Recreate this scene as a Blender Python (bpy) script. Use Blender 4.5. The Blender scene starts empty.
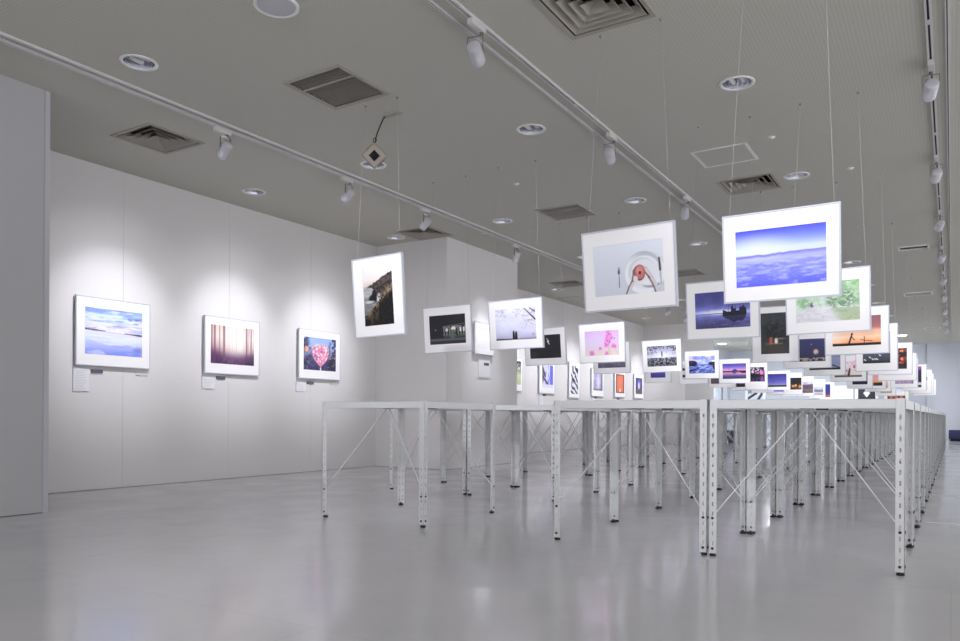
import bpy, math, random
import numpy as np
from mathutils import Vector, Matrix

scene = bpy.context.scene
COL = scene.collection
PI = math.pi
random.seed(4)

# ------------------------------------------------------------------ helpers
def lin(c):
    c = np.asarray(c, float)
    return np.where(c <= 0.04045, c / 12.92, ((c + 0.055) / 1.055) ** 2.4)

def mat(name, srgb, rough=0.5, metal=0.0, spec=0.5, coat=0.0, trans=0.0, emit=None, estr=0.0):
    m = bpy.data.materials.new(name)
    m.use_nodes = True
    b = m.node_tree.nodes['Principled BSDF']
    c = lin(srgb)
    b.inputs['Base Color'].default_value = (c[0], c[1], c[2], 1)
    b.inputs['Roughness'].default_value = rough
    b.inputs['Metallic'].default_value = metal
    b.inputs['Specular IOR Level'].default_value = spec
    b.inputs['Coat Weight'].default_value = coat
    b.inputs['Coat Roughness'].default_value = 0.15
    b.inputs['Transmission Weight'].default_value = trans
    if emit is not None:
        e = lin(emit)
        b.inputs['Emission Color'].default_value = (e[0], e[1], e[2], 1)
        b.inputs['Emission Strength'].default_value = estr
    return m

def grain(m, scale, amount, bump=0.0, bscale=None, detail=3):
    """faint procedural mottling of the colour and an optional bump"""
    nt = m.node_tree
    b = nt.nodes['Principled BSDF']
    tc = nt.nodes.new('ShaderNodeTexCoord')
    n = nt.nodes.new('ShaderNodeTexNoise')
    n.inputs['Scale'].default_value = scale
    n.inputs['Detail'].default_value = detail
    nt.links.new(tc.outputs['Object'], n.inputs['Vector'])
    mx = nt.nodes.new('ShaderNodeMix')
    mx.data_type = 'RGBA'
    c = b.inputs['Base Color'].default_value[:]
    mx.inputs['A'].default_value = tuple(x * (1 - amount) for x in c[:3]) + (1,)
    mx.inputs['B'].default_value = tuple(min(1, x * (1 + amount)) for x in c[:3]) + (1,)
    nt.links.new(n.outputs['Fac'], mx.inputs['Factor'])
    nt.links.new(mx.outputs['Result'], b.inputs['Base Color'])
    if bump:
        n2 = nt.nodes.new('ShaderNodeTexNoise')
        n2.inputs['Scale'].default_value = bscale or scale
        n2.inputs['Detail'].default_value = 2
        nt.links.new(tc.outputs['Object'], n2.inputs['Vector'])
        bp = nt.nodes.new('ShaderNodeBump')
        bp.inputs['Strength'].default_value = bump
        bp.inputs['Distance'].default_value = 0.01
        nt.links.new(n2.outputs['Fac'], bp.inputs['Height'])
        nt.links.new(bp.outputs['Normal'], b.inputs['Normal'])
    return m

class MB:
    """collects shapes, then links them as ONE mesh object"""
    def __init__(s):
        s.v = []; s.f = []; s.mi = []; s.sm = []
    def add(s, vs, fs, mi=0, smooth=False):
        k = len(s.v)
        s.v += [tuple(p) for p in vs]
        for f in fs:
            s.f.append(tuple(i + k for i in f)); s.mi.append(mi); s.sm.append(smooth)
    def box(s, x0, x1, y0, y1, z0, z1, mi=0):
        vs = [(x, y, z) for z in (z0, z1) for y in (y0, y1) for x in (x0, x1)]
        s.add(vs, [(0, 2, 3, 1), (4, 5, 7, 6), (0, 1, 5, 4), (2, 6, 7, 3), (0, 4, 6, 2), (1, 3, 7, 5)], mi)
    def tube(s, a, b, r, n=8, mi=0, r2=None, smooth=True, caps=True):
        a = Vector(a); b = Vector(b); d = (b - a).normalized()
        t = Vector((0, 0, 1)) if abs(d.z) < 0.9 else Vector((1, 0, 0))
        p = d.cross(t).normalized(); q = d.cross(p)
        r2 = r if r2 is None else r2
        vs = []
        for c, rr in ((a, r), (b, r2)):
            for i in range(n):
                an = 2 * PI * i / n
                vs.append(c + p * (rr * math.cos(an)) + q * (rr * math.sin(an)))
        s.add(vs, [(i, i + n, (i + 1) % n + n, (i + 1) % n) for i in range(n)], mi, smooth)
        if caps:
            s.add(vs[:n], [tuple(range(n))], mi)
            s.add(vs[n:], [tuple(reversed(range(n)))], mi)
    def lathe(s, prof, n=32, mi=0, axis=None, org=(0, 0, 0), smooth=True):
        """prof: list of (r, z); revolved about Z or about the given axis"""
        M = Matrix.Identity(3) if axis is None else Vector((0, 0, 1)).rotation_difference(Vector(axis)).to_matrix()
        o = Vector(org)
        vs = []
        for r, z in prof:
            for i in range(n):
                a = 2 * PI * i / n
                vs.append(o + M @ Vector((r * math.cos(a), r * math.sin(a), z)))
        fs = []
        for k in range(len(prof) - 1):
            for i in range(n):
                j = (i + 1) % n
                fs.append((k * n + i, k * n + j, (k + 1) * n + j, (k + 1) * n + i))
        s.add(vs, fs, mi, smooth)
    def bar(s, a, b, w, t, up=(0, 0, 1), mi=0):
        """flat bar from a to b, width w across, thickness t"""
        a = Vector(a); b = Vector(b); d = (b - a).normalized()
        p = d.cross(Vector(up)).normalized(); q = d.cross(p)
        vs = []
        for c in (a, b):
            for sx, sy in ((-1, -1), (1, -1), (1, 1), (-1, 1)):
                vs.append(c + p * (sx * t / 2) + q * (sy * w / 2))
        s.add(vs, [(0, 1, 2, 3), (7, 6, 5, 4), (0, 4, 5, 1), (1, 5, 6, 2), (2, 6, 7, 3), (3, 7, 4, 0)], mi)
    def mesh(s, name, mats):
        me = bpy.data.meshes.new(name)
        me.from_pydata(s.v, [], s.f)
        for m in (mats if isinstance(mats, (list, tuple)) else [mats]):
            me.materials.append(m)
        me.polygons.foreach_set('material_index', s.mi)
        me.polygons.foreach_set('use_smooth', s.sm)
        import bmesh
        bm = bmesh.new(); bm.from_mesh(me)
        bmesh.ops.recalc_face_normals(bm, faces=bm.faces)
        bm.to_mesh(me); bm.free()
        me.update()
        return me
    def build(s, name, mats, parent=None):
        return link(name, s.mesh(name, mats), parent)

def link(name, data, parent=None):
    o = bpy.data.objects.new(name, data)
    COL.objects.link(o)
    if parent: o.parent = parent
    return o

def tag(o, label, cat, group=None):
    o['label'] = label; o['category'] = cat
    if group: o['group'] = group
    return o

def struct(o):
    o['kind'] = 'structure'
    return o

def thing(name, label, cat, loc, rot=(0, 0, 0), group=None):
    o = link(name, None)
    o.location = loc; o.rotation_euler = rot
    return tag(o, label, cat, group)

def copy_tree(root):
    """a copy of a thing, of its parts and of their sub-parts"""
    r = root.copy(); COL.objects.link(r)
    for ch in root.children:
        c = ch.copy(); COL.objects.link(c); c.parent = r
        for g in ch.children:
            d = g.copy(); COL.objects.link(d); d.parent = c
    return r

ORD = 'zeroth first second third fourth fifth sixth seventh eighth ninth tenth eleventh twelfth thirteenth fourteenth fifteenth sixteenth seventeenth eighteenth nineteenth twentieth'.split()

# ------------------------------------------------------------------ materials
M_wall = grain(mat('white_wall_paint', (0.865, 0.855, 0.85), 0.6, spec=0.25), 40, 0.012)
M_gap = mat('grey_panel_joint', (0.70, 0.69, 0.68), 0.8)
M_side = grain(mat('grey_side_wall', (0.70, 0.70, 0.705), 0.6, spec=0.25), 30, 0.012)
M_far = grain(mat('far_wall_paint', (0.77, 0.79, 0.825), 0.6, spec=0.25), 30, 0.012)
M_white = mat('white_enamel', (0.90, 0.90, 0.90), 0.35)
M_ring = mat('white_trim_ring', (0.93, 0.93, 0.92), 0.4)
M_grille = mat('beige_grille', (0.66, 0.64, 0.60), 0.5)
M_duct = mat('dark_duct', (0.24, 0.23, 0.22), 0.9)
M_refl = mat('reflector', (0.80, 0.81, 0.85), 0.22, metal=0.85)
M_bulb = mat('lamp_tube', (0.95, 0.95, 0.96), 0.3)
M_rail = mat('white_rail', (0.83, 0.82, 0.82), 0.4)
M_slot = mat('dark_slot', (0.12, 0.12, 0.13), 0.6)
M_shade = mat('frosted_lamp_glass', (0.95, 0.95, 0.97), 0.38, trans=0.5)
M_glow = mat('glowing_bulb', (1, 1, 1), 0.5, emit=(0.95, 0.95, 1), estr=1.5)
M_chrome = mat('brushed_metal', (0.62, 0.60, 0.58), 0.3, metal=0.9)
M_steel = grain(mat('white_powder_coat', (0.85, 0.855, 0.855), 0.38), 60, 0.01)
M_acrylic = bpy.data.materials.new('milky_acrylic'); M_acrylic.use_nodes = True
_n = M_acrylic.node_tree; _n.nodes.clear()
_o = _n.nodes.new('ShaderNodeOutputMaterial'); _t = _n.nodes.new('ShaderNodeBsdfTransparent'); _l = _n.nodes.new('ShaderNodeBsdfTranslucent'); _d = _n.nodes.new('ShaderNodeBsdfDiffuse')
_l.inputs['Color'].default_value = (0.9, 0.9, 0.92, 1); _d.inputs['Color'].default_value = (0.9, 0.9, 0.92, 1); _t.inputs['Color'].default_value = (0.95, 0.95, 0.95, 1)
_m1 = _n.nodes.new('ShaderNodeMixShader'); _m2 = _n.nodes.new('ShaderNodeMixShader'); _m1.inputs[0].default_value = 0.3; _m2.inputs[0].default_value = 0.88
_n.links.new(_l.outputs[0], _m1.inputs[1]); _n.links.new(_d.outputs[0], _m1.inputs[2]); _n.links.new(_t.outputs[0], _m2.inputs[1]); _n.links.new(_m1.outputs[0], _m2.inputs[2]); _n.links.new(_m2.outputs[0], _o.inputs[0])
M_bolt = mat('dark_bolt', (0.20, 0.19, 0.18), 0.5, metal=0.4)
M_rubber = mat('black_rubber', (0.13, 0.13, 0.13), 0.7)
M_frame = mat('pale_grey_frame', (0.76, 0.77, 0.81), 0.35)
M_mat = mat('white_mount_board', (0.955, 0.95, 0.945), 0.55, spec=0.3)
M_wire = mat('thin_steel_wire', (0.68, 0.67, 0.65), 0.45)
M_hook = mat('dull_hook', (0.60, 0.58, 0.60), 0.5)
M_card = mat('white_card', (0.90, 0.90, 0.91), 0.6)
M_ink = mat('grey_print', (0.68, 0.68, 0.70), 0.7)
M_tagdark = mat('dark_tag', (0.34, 0.34, 0.40), 0.5)
M_strip = mat('pale_grey_strip', (0.80, 0.80, 0.81), 0.6)
M_tape = mat('white_tape', (0.93, 0.93, 0.93), 0.5)
M_beige = mat('beige_plastic', (0.56, 0.52, 0.48), 0.5)
M_black = mat('black_plastic', (0.05, 0.05, 0.07), 0.6, spec=0.2)
M_navy = grain(mat('navy_upholstery', (0.09, 0.12, 0.30), 0.6), 60, 0.1)
M_lamp = mat('lit_diffuser', (1, 1, 1), 0.5, emit=(1, 0.99, 0.95), estr=6.0)
M_pane = mat('frosted_pane', (0.86, 0.91, 0.96), 0.2)

# floor: pale glossy sheet with soft ripples and sheet joints
def floor_material():
    m = mat('pale_glossy_sheet', (0.80, 0.795, 0.79), 0.16, spec=0.95)
    nt = m.node_tree; L = nt.links; b = nt.nodes['Principled BSDF']
    tc = nt.nodes.new('ShaderNodeTexCoord')
    n = nt.nodes.new('ShaderNodeTexNoise'); n.inputs['Scale'].default_value = 0.8; n.inputs['Detail'].default_value = 5
    L.new(tc.outputs['Object'], n.inputs['Vector'])
    mx = nt.nodes.new('ShaderNodeMix'); mx.data_type = 'RGBA'
    a = lin((0.845, 0.842, 0.855)); c = lin((0.89, 0.887, 0.90))
    mx.inputs['A'].default_value = (*a, 1); mx.inputs['B'].default_value = (*c, 1)
    L.new(n.outputs['Fac'], mx.inputs['Factor'])
    br = nt.nodes.new('ShaderNodeTexBrick')
    br.inputs['Color1'].default_value = (1, 1, 1, 1); br.inputs['Color2'].default_value = (0.97, 0.97, 0.97, 1)
    br.inputs['Mortar'].default_value = (0.90, 0.90, 0.90, 1)
    br.inputs['Scale'].default_value = 1.0; br.inputs['Mortar Size'].default_value = 0.003
    br.inputs['Mortar Smooth'].default_value = 0.3
    br.inputs['Brick Width'].default_value = 3.6; br.inputs['Row Height'].default_value = 1.82
    L.new(tc.outputs['Object'], br.inputs['Vector'])
    mu = nt.nodes.new('ShaderNodeMix'); mu.data_type = 'RGBA'; mu.blend_type = 'MULTIPLY'; mu.inputs['Factor'].default_value = 1
    L.new(mx.outputs['Result'], mu.inputs['A']); L.new(br.outputs['Color'], mu.inputs['B'])
    L.new(mu.outputs['Result'], b.inputs['Base Color'])
    n2 = nt.nodes.new('ShaderNodeTexNoise'); n2.inputs['Scale'].default_value = 2.2; n2.inputs['Detail'].default_value = 3
    L.new(tc.outputs['Object'], n2.inputs['Vector'])
    rr = nt.nodes.new('ShaderNodeMapRange')
    rr.inputs['From Min'].default_value = 0.3; rr.inputs['From Max'].default_value = 0.7
    rr.inputs['To Min'].default_value = 0.10; rr.inputs['To Max'].default_value = 0.19
    L.new(n2.outputs['Fac'], rr.inputs['Value']); L.new(rr.outputs['Result'], b.inputs['Roughness'])
    n3 = nt.nodes.new('ShaderNodeTexNoise'); n3.inputs['Scale'].default_value = 3.0; n3.inputs['Detail'].default_value = 2
    L.new(tc.outputs['Object'], n3.inputs['Vector'])
    bp = nt.nodes.new('ShaderNodeBump'); bp.inputs['Strength'].default_value = 0.10; bp.inputs['Distance'].default_value = 0.03
    L.new(n3.outputs['Fac'], bp.inputs['Height'])
    L.new(bp.outputs['Normal'], b.inputs['Normal'])
    return m

# ceiling: warm grey board with rows of small drilled holes
def ceiling_material():
    m = mat('perforated_ceiling_board', (0.70, 0.68, 0.65), 0.8, spec=0.2)
    nt = m.node_tree; L = nt.links; b = nt.nodes['Principled BSDF']
    tc = nt.nodes.new('ShaderNodeTexCoord')
    mp = nt.nodes.new('ShaderNodeMapping'); mp.inputs['Scale'].default_value = (1 / 0.022,) * 3
    L.new(tc.outputs['Object'], mp.inputs['Vector'])
    fr = nt.nodes.new('ShaderNodeVectorMath'); fr.operation = 'FRACTION'
    L.new(mp.outputs['Vector'], fr.inputs[0])
    sp = nt.nodes.new('ShaderNodeSeparateXYZ'); L.new(fr.outputs['Vector'], sp.inputs['Vector'])
    cb = nt.nodes.new('ShaderNodeCombineXYZ')
    L.new(sp.outputs['X'], cb.inputs['X']); L.new(sp.outputs['Y'], cb.inputs['Y'])
    di = nt.nodes.new('ShaderNodeVectorMath'); di.operation = 'DISTANCE'; di.inputs[1].default_value = (0.5, 0.5, 0)
    L.new(cb.outputs['Vector'], di.inputs[0])
    mr = nt.nodes.new('ShaderNodeMapRange')
    mr.inputs['From Min'].default_value = 0.20; mr.inputs['From Max'].default_value = 0.30
    L.new(di.outputs['Value'], mr.inputs['Value'])
    mx = nt.nodes.new('ShaderNodeMix'); mx.data_type = 'RGBA'
    c0 = lin((0.735, 0.73, 0.69)); c1 = lin((0.79, 0.785, 0.745))
    mx.inputs['A'].default_value = (*c0, 1); mx.inputs['B'].default_value = (*c1, 1)
    L.new(mr.outputs['Result'], mx.inputs['Factor'])
    L.new(mx.outputs['Result'], b.inputs['Base Color'])
    return m
M_floor = floor_material(); M_ceil = ceiling_material()

# photographic print: colours come from the print's own colour attribute
M_print = mat('photographic_print', (0.5, 0.5, 0.5), 0.4, spec=0.4)
_nt = M_print.node_tree
_ca = _nt.nodes.new('ShaderNodeVertexColor'); _ca.layer_name = 'Col'
_nt.links.new(_ca.outputs['Color'], _nt.nodes['Principled BSDF'].inputs['Base Color'])

# ------------------------------------------------------------------ the room
H = 3.0
XL, XP = -6.67, -5.50          # recessed wall plane, pier and side wall plane
YF = 27.2
fl = MB(); fl.box(-8.5, 6.5, -6, 27.6, -0.15, 0.0)
struct(fl.build('floor', M_floor))

def panel_wall(name, x0, x1, y0, y1, face, joints, m=M_wall):
    """a wall block with board panels on its visible face(s); dark shadow joints"""
    w = MB()
    w.box(x0, x1, y0, y1, 0, H, 1)
    g = 0.0009
    if face == '+x':
        ys = [y0] + list(joints) + [y1]
        for a, b in zip(ys[:-1], ys[1:]):
            w.box(x1, x1 + 0.006, a + (g if a != y0 else 0), b - (g if b != y1 else 0), 0.008, H, 0)
    if face == '-y' or face == 'pier':
        w.box(x0, x1 + (0.006 if face == 'pier' else 0), y0 - 0.006, y0, 0.008, H, 0)
    if face == 'pier':
        ys = [y0] + list(joints) + [y1]
        for a, b in zip(ys[:-1], ys[1:]):
            w.box(x1, x1 + 0.006, a + (g if a != y0 else 0), b - (g if b != y1 else 0), 0.008, H, 0)
        w.box(x0, x1 + 0.006, y1, y1 + 0.006, 0.008, H, 0)
    return struct(w.build(name, [m, M_gap]))

# grey side wall close to the camera, ends with a thin edge trim
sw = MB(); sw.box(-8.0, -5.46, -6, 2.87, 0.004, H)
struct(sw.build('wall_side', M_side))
tr = MB(); tr.box(-5.475, -5.45, 2.842, 2.876, 0.0, H - 0.002)
struct(tr.build('trim_1', mat('corner_trim', (0.72, 0.72, 0.74), 0.5)))
panel_wall('wall_left', -8.0, XL - 0.006, 2.87, 7.9, '+x', (2.98, 4.21, 5.44, 6.67))
panel_wall('wall_pier', -8.0, XP - 0.006, 7.906, 9.744, 'pier', (8.25,))
panel_wall('wall_left', -8.0, XL - 0.006, 9.75, 18.4, '+x', (10.9, 12.13, 13.36, 14.59, 15.82, 17.05))
panel_wall('wall_pier', -8.0, XP - 0.106, 18.406, 21.0, 'pier', (18.9, 20.1))
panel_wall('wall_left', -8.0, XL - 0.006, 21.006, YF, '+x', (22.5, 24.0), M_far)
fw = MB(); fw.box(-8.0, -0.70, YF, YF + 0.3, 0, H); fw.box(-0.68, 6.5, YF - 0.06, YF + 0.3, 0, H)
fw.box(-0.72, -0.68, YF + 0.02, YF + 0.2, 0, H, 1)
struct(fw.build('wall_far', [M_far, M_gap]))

# ceiling plane with real openings for the recessed fittings
round_holes = []      # (x, y, r)
square_holes = []     # (x0, x1, y0, y1)
LIGHTX = (-6.1, -4.5, -2.86, -1.26)
LIGHTY = (2.94, 5.28, 7.61, 9.95, 12.28, 14.62, 16.95, 19.29, 21.62)
downs = []
for yi, y in enumerate(LIGHTY):
    for xi, x in enumerate(LIGHTX):
        if xi == 0 and (y < 4 or 7.7 < y < 9.9 or y > 18): continue
        if y < 4 and xi > 1: continue
        if xi == 0 and y > 7.8 and y < 9.8: continue
        downs.append((xi, yi, x, y)); round_holes.append((x, y, 0.098))
dif = [(-5.62, 3.85), (-1.70, 3.88), (-5.65, 7.62), (-1.70, 7.65), (-5.67, 11.85), (-1.70, 11.85)]
gri = [(-3.66, 3.90), (-3.68, 7.64), (-3.62, 11.88)]
for x, y in dif + gri: square_holes.append((x - 0.235, x + 0.235, y - 0.235, y + 0.235))
lin_dark = [(-0.45, 11.63)]
square_holes.append((-0.62, -0.28, 11.53, 11.73))

def build_ceiling():
    c = MB()
    rects = list(square_holes) + [(x - 0.11, x + 0.11, y - 0.11, y + 0.11) for x, y, r in round_holes]
    xs = sorted(set([-8.5, 6.5] + [round(v, 4) for r in rects for v in r[:2]]))
    ys = sorted(set([-6, 27.6] + [round(v, 4) for r in rects for v in r[2:]]))
    for i in range(len(xs) - 1):
        cx = (xs[i] + xs[i + 1]) / 2
        col = [r for r in rects if r[0] < cx < r[1]]
        start = ys[0]
        for j in range(len(ys) - 1):
            cy = (ys[j] + ys[j + 1]) / 2
            hole = any(r[2] < cy < r[3] for r in col)
            if hole:
                if ys[j] > start: c.add([(xs[i], start, H), (xs[i + 1], start, H), (xs[i + 1], ys[j], H), (xs[i], ys[j], H)], [(3, 2, 1, 0)])
                start = ys[j + 1]
        if start < ys[-1]: c.add([(xs[i], start, H), (xs[i + 1], start, H), (xs[i + 1], ys[-1], H), (xs[i], ys[-1], H)], [(3, 2, 1, 0)])
    n = 32
    for x, y, r in round_holes:
        inner, outer = [], []
        for k in range(n):
            a = 2 * PI * k / n
            dx, dy = math.cos(a), math.sin(a)
            t = 0.11 / max(abs(dx), abs(dy))
            inner.append((x + r * dx, y + r * dy, H)); outer.append((x + t * dx, y + t * dy, H))
        c.add(inner + outer, [(k, (k + 1) % n, (k + 1) % n + n, k + n) for k in range(n)])
    # upper slab well above the board keeps outside light from leaking in
    me = bpy.data.meshes.new('ceiling')
    me.from_pydata(c.v, [], c.f); me.materials.append(M_ceil); me.update()
    return struct(link('ceiling', me))
build_ceiling()
sl = MB(); sl.box(-8.5, 6.5, -6, 27.6, H + 0.45, H + 0.6)  # unseen slab, added to block light from above
struct(sl.build('ceiling', M_far))

# ------------------------------------------------------------------ recessed downlights
def make_downlight():
    root = thing('downlight', 'x', 'ceiling light', (0, 0, H))
    r = MB()
    r.lathe([(0.098, 0.0), (0.118, 0.0), (0.116, -0.005), (0.098, -0.007), (0.094, 0.0), (0.096, 0.004)], 40)
    r.build('trim_ring', M_ring, root)
    c = MB()
    c.lathe([(0.0955, 0.004), (0.090, 0.03), (0.078, 0.075), (0.055, 0.115), (0.0, 0.12)], 24, smooth=False)
    c.build('reflector', M_refl, root)
    for s in (-1, 1):
        t = MB()
        t.tube((s * 0.036, -0.05, 0.032), (s * 0.036, 0.05, 0.032), 0.018, 12)
        t.build('lamp_tube', M_bulb, root)
    return root
dl0 = make_downlight()
LINE = ('beside the left wall', 'by the left track', 'between left and middle tracks', 'between middle and right tracks')
cnt = {}
for k, (xi, yi, x, y) in enumerate(downs):
    o = dl0 if k == 0 else copy_tree(dl0)
    o.location = (x, y, H)
    cnt[xi] = cnt.get(xi, 0) + 1
    tag(o, 'round recessed downlight, %s from the front in the line %s' % (ORD[cnt[xi]], LINE[xi]), 'ceiling light', 'recessed downlights')

# ------------------------------------------------------------------ air vents
def make_diffuser():
    root = thing('air_diffuser', 'x', 'air vent', (0, 0, H))
    f = MB()
    def ring(a0, z0, a1, z1, mb, mi=0):
        vs = [(sx * a0, sy * a0, z0) for sx, sy in ((-1, -1), (1, -1), (1, 1), (-1, 1))] + [(sx * a1, sy * a1, z1) for sx, sy in ((-1, -1), (1, -1), (1, 1), (-1, 1))]
        mb.add(vs, [(i, (i + 1) % 4, (i + 1) % 4 + 4, i + 4) for i in range(4)], mi)
    ring(0.262, 0.0, 0.262, -0.008, f); ring(0.262, -0.008, 0.236, -0.006, f); ring(0.236, -0.006, 0.232, 0.02, f)
    f.build('flange', M_grille, root)
    b = MB()
    ring(0.232, 0.0, 0.225, 0.16, b); b.add([(sx * 0.225, sy * 0.225, 0.16) for sx, sy in ((-1, -1), (1, -1), (1, 1), (-1, 1))], [(0, 1, 2, 3)])
    b.build('duct_box', M_duct, root)
    l = MB()
    for a in (0.222, 0.168, 0.116, 0.066):
        ring(a, -0.003, a - 0.046, 0.042, l); ring(a, -0.003, a - 0.003, -0.004, l); ring(a - 0.003, -0.004, a - 0.049, 0.042, l)
    l.build('louvre', M_grille, root)
    return root
def make_grille():
    root = thing('return_air_grille', 'x', 'air vent', (0, 0, H))
    f = MB()
    for s in (-1, 1):
        f.box(s * 0.25 - 0.014, s * 0.25 + 0.014, -0.264, 0.264, -0.009, 0.0)
        f.box(-0.236, 0.236, s * 0.25 - 0.014, s * 0.25 + 0.014, -0.009, 0.0)
    f.box(-0.236, 0.236, -0.102, -0.085, -0.007, 0.002)
    f.build('flange', M_grille, root)
    b = MB()
    b.box(-0.2345, 0.2345, -0.2345, 0.2345, 0.10, 0.11)
    for s in (-1, 1):
        b.box(s * 0.2335 - 0.001, s * 0.2335 + 0.001, -0.2345, 0.2345, 0.0, 0.1); b.box(-0.2345, 0.2345, s * 0.2335 - 0.001, s * 0.2335 + 0.001, 0.0, 0.1)
    b.build('duct_box', M_duct, root)
    s_ = MB()
    k = -0.225
    while k < 0.23:
        s_.bar((-0.233, k, 0.006), (0.233, k, 0.006), 0.021, 0.003, up=(0, 0.5, 0.866))
        k += 0.026
    s_.build('slat_panel', mat('grille_slat', (0.74, 0.72, 0.69), 0.5), root)
    return root
d0 = make_diffuser(); g0 = make_grille()
DLAB = ['square four-way ceiling diffuser above the first bay of the left wall', 'square four-way ceiling diffuser at the top edge, ahead of the front hanging row',
        'square four-way ceiling diffuser touching the wall pier', 'square four-way ceiling diffuser just behind the outlined ceiling hatch',
        'square four-way ceiling diffuser by the left wall beyond the pier', 'square four-way ceiling diffuser deep in the hall between middle and right tracks']
for i, (x, y) in enumerate(dif):
    o = d0 if i == 0 else copy_tree(d0)
    o.location = (x, y, H); tag(o, DLAB[i], 'air vent', 'square ceiling diffusers')
GLAB = ['square slatted return grille, the nearest one, close to the hanging cube speaker', 'square slatted return grille, second from the front, above the couple photograph', 'square slatted return grille, the farthest one, behind the hanging plate photograph']
for i, (x, y) in enumerate(gri):
    o = g0 if i == 0 else copy_tree(g0)
    o.location = (x, y, H); tag(o, GLAB[i], 'air vent', 'square return grilles')

# long slot fittings by the right track
def slot(x, y, w, d, label, cat, kind):
    root = thing('slot_diffuser' if kind != 'lamp' else 'ceiling_lamp', label, cat, (x, y, H))
    f = MB()
    for s in (-1, 1):
        f.box(s * w / 2 - 0.012, s * w / 2 + 0.012, -d / 2 - 0.012, d / 2 + 0.012, -0.012, 0)
        f.box(-w / 2, w / 2, s * d / 2 - 0.012, s * d / 2 + 0.012, -0.012, 0)
    f.build('frame', M_ring, root)
    p = MB()
    if kind == 'dark':
        p.box(-w / 2, w / 2, -d / 2, d / 2, 0.10, 0.105); p.box(-w / 2, w / 2, -0.004, 0.004, -0.006, 0.03)
        for s in (-1, 1):
            p.box(-w / 2, w / 2, s * (d / 2 + 0.001) - 0.001, s * (d / 2 + 0.001) + 0.001, 0.0, 0.1); p.box(s * (w / 2 + 0.001) - 0.001, s * (w / 2 + 0.001) + 0.001, -d / 2, d / 2, 0, 0.1)
        p.box(-w / 2, w / 2, -d / 2, d / 2, 0.012, 0.016)
        p.build('louvre', mat('grey_louvre', (0.38, 0.37, 0.35), 0.6), root)
    else:
        p.box(-w / 2 + 0.012, w / 2 - 0.012, -d / 2 + 0.012, d / 2 - 0.012, -0.008, -0.002)
        p.build('diffuser', M_lamp if kind == 'lamp' else M_grille, root)
    return root
slot(-0.45, 11.63, 0.34, 0.20, 'dark slot air vent in white rim beside the right track', 'air vent', 'dark')
slot(-0.54, 16.05, 0.44, 0.40, 'white-rimmed rectangular ceiling panel beside the right track', 'ceiling panel', 'panel')
slot(-0.44, 22.4, 0.34, 0.30, 'small grey ceiling panel near the far wall by the right track', 'ceiling panel', 'panel')
slot(-1.2, 24.0, 0.26, 0.30, 'lit ceiling lamp near the far wall, behind the right hanging row', 'ceiling lamp', 'lamp')
slot(-6.15, 24.08, 0.24, 0.30, 'lit ceiling lamp in the far recess at the left wall', 'ceiling lamp', 'lamp')
for x in (-4.6, -3.0):  # unseen lamps, added to brighten the far wall and floor
    slot(x, 24.0, 0.26, 0.30, 'added unseen ceiling lamp near the far wall, %s of the row of four' % ('second' if x < -4 else 'third'), 'ceiling lamp', 'lamp')
for x, pw in ((-6.15, 26), (-4.6, 26), (-3.0, 15), (-1.2, 5)):  # the two middle entries light the added lamps
    al = bpy.data.lights.new('lamp_light', 'AREA'); al.shape = 'RECTANGLE'; al.size = 0.22; al.size_y = 0.26; al.energy = pw; al.color = (0.93, 0.98, 1.0)
    ao = link('lamp_light', al); ao.location = (x, 24.04, H - 0.02)
# access hatches
for (x, y, s, lb) in ((-1.70, 6.70, 0.45, 'square ceiling access hatch with white outline, ahead of the diffuser'), (-6.33, 13.4, 0.42, 'faint square ceiling access hatch at the left wall beyond the pier')):
    root = thing('access_hatch', lb, 'ceiling hatch', (x, y, H))
    f = MB()
    for q in (-1, 1):
        f.box(q * s / 2 - 0.011, q * s / 2 + 0.011, -s / 2 - 0.011, s / 2 + 0.011, -0.004, 0)
        f.box(-s / 2, s / 2, q * s / 2 - 0.011, q * s / 2 + 0.011, -0.004, 0)
    f.build('hatch_frame', M_ring if y < 10 else M_grille, root)
    p = MB(); p.box(-s / 2 + 0.013, s / 2 - 0.013, -s / 2 + 0.013, s / 2 - 0.013, -0.002, -0.0003); p.build('hatch_panel', M_ceil, root)
# sprinkler heads and ceiling loudspeaker
SPR = [(-3.66, 6.45, 'by the second return grille'), (-1.26, 6.45, 'beside the outlined hatch'), (-0.80, 7.63, 'near the right track'), (-5.0, 8.0, 'near the wall pier'), (-1.26, 9.0, 'behind the second diffuser on the right')]
for i, (x, y, w) in enumerate(SPR):
    s = MB(); s.lathe([(0.030, 0.0), (0.030, -0.003), (0.014, -0.005), (0.010, -0.009), (0.014, -0.011), (0.0, -0.012)], 16)
    o = s.build('sprinkler_head', M_ring); o.location = (x, y, H)
    tag(o, 'tiny round sprinkler head on the ceiling ' + w, 'sprinkler', 'sprinkler heads')
root = thing('ceiling_loudspeaker', 'large round white ceiling loudspeaker at the top edge of the view', 'loudspeaker', (-3.21, 2.93, H))
s = MB(); s.lathe([(0.125, 0), (0.125, -0.008), (0.112, -0.012), (0.106, -0.006)], 40); s.build('rim', M_ring, root)
s = MB(); s.lathe([(0.106, -0.006), (0.07, -0.012), (0.0, -0.015)], 40); s.build('speaker_grille', mat('speaker_mesh', (0.78, 0.78, 0.80), 0.5), root)

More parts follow.
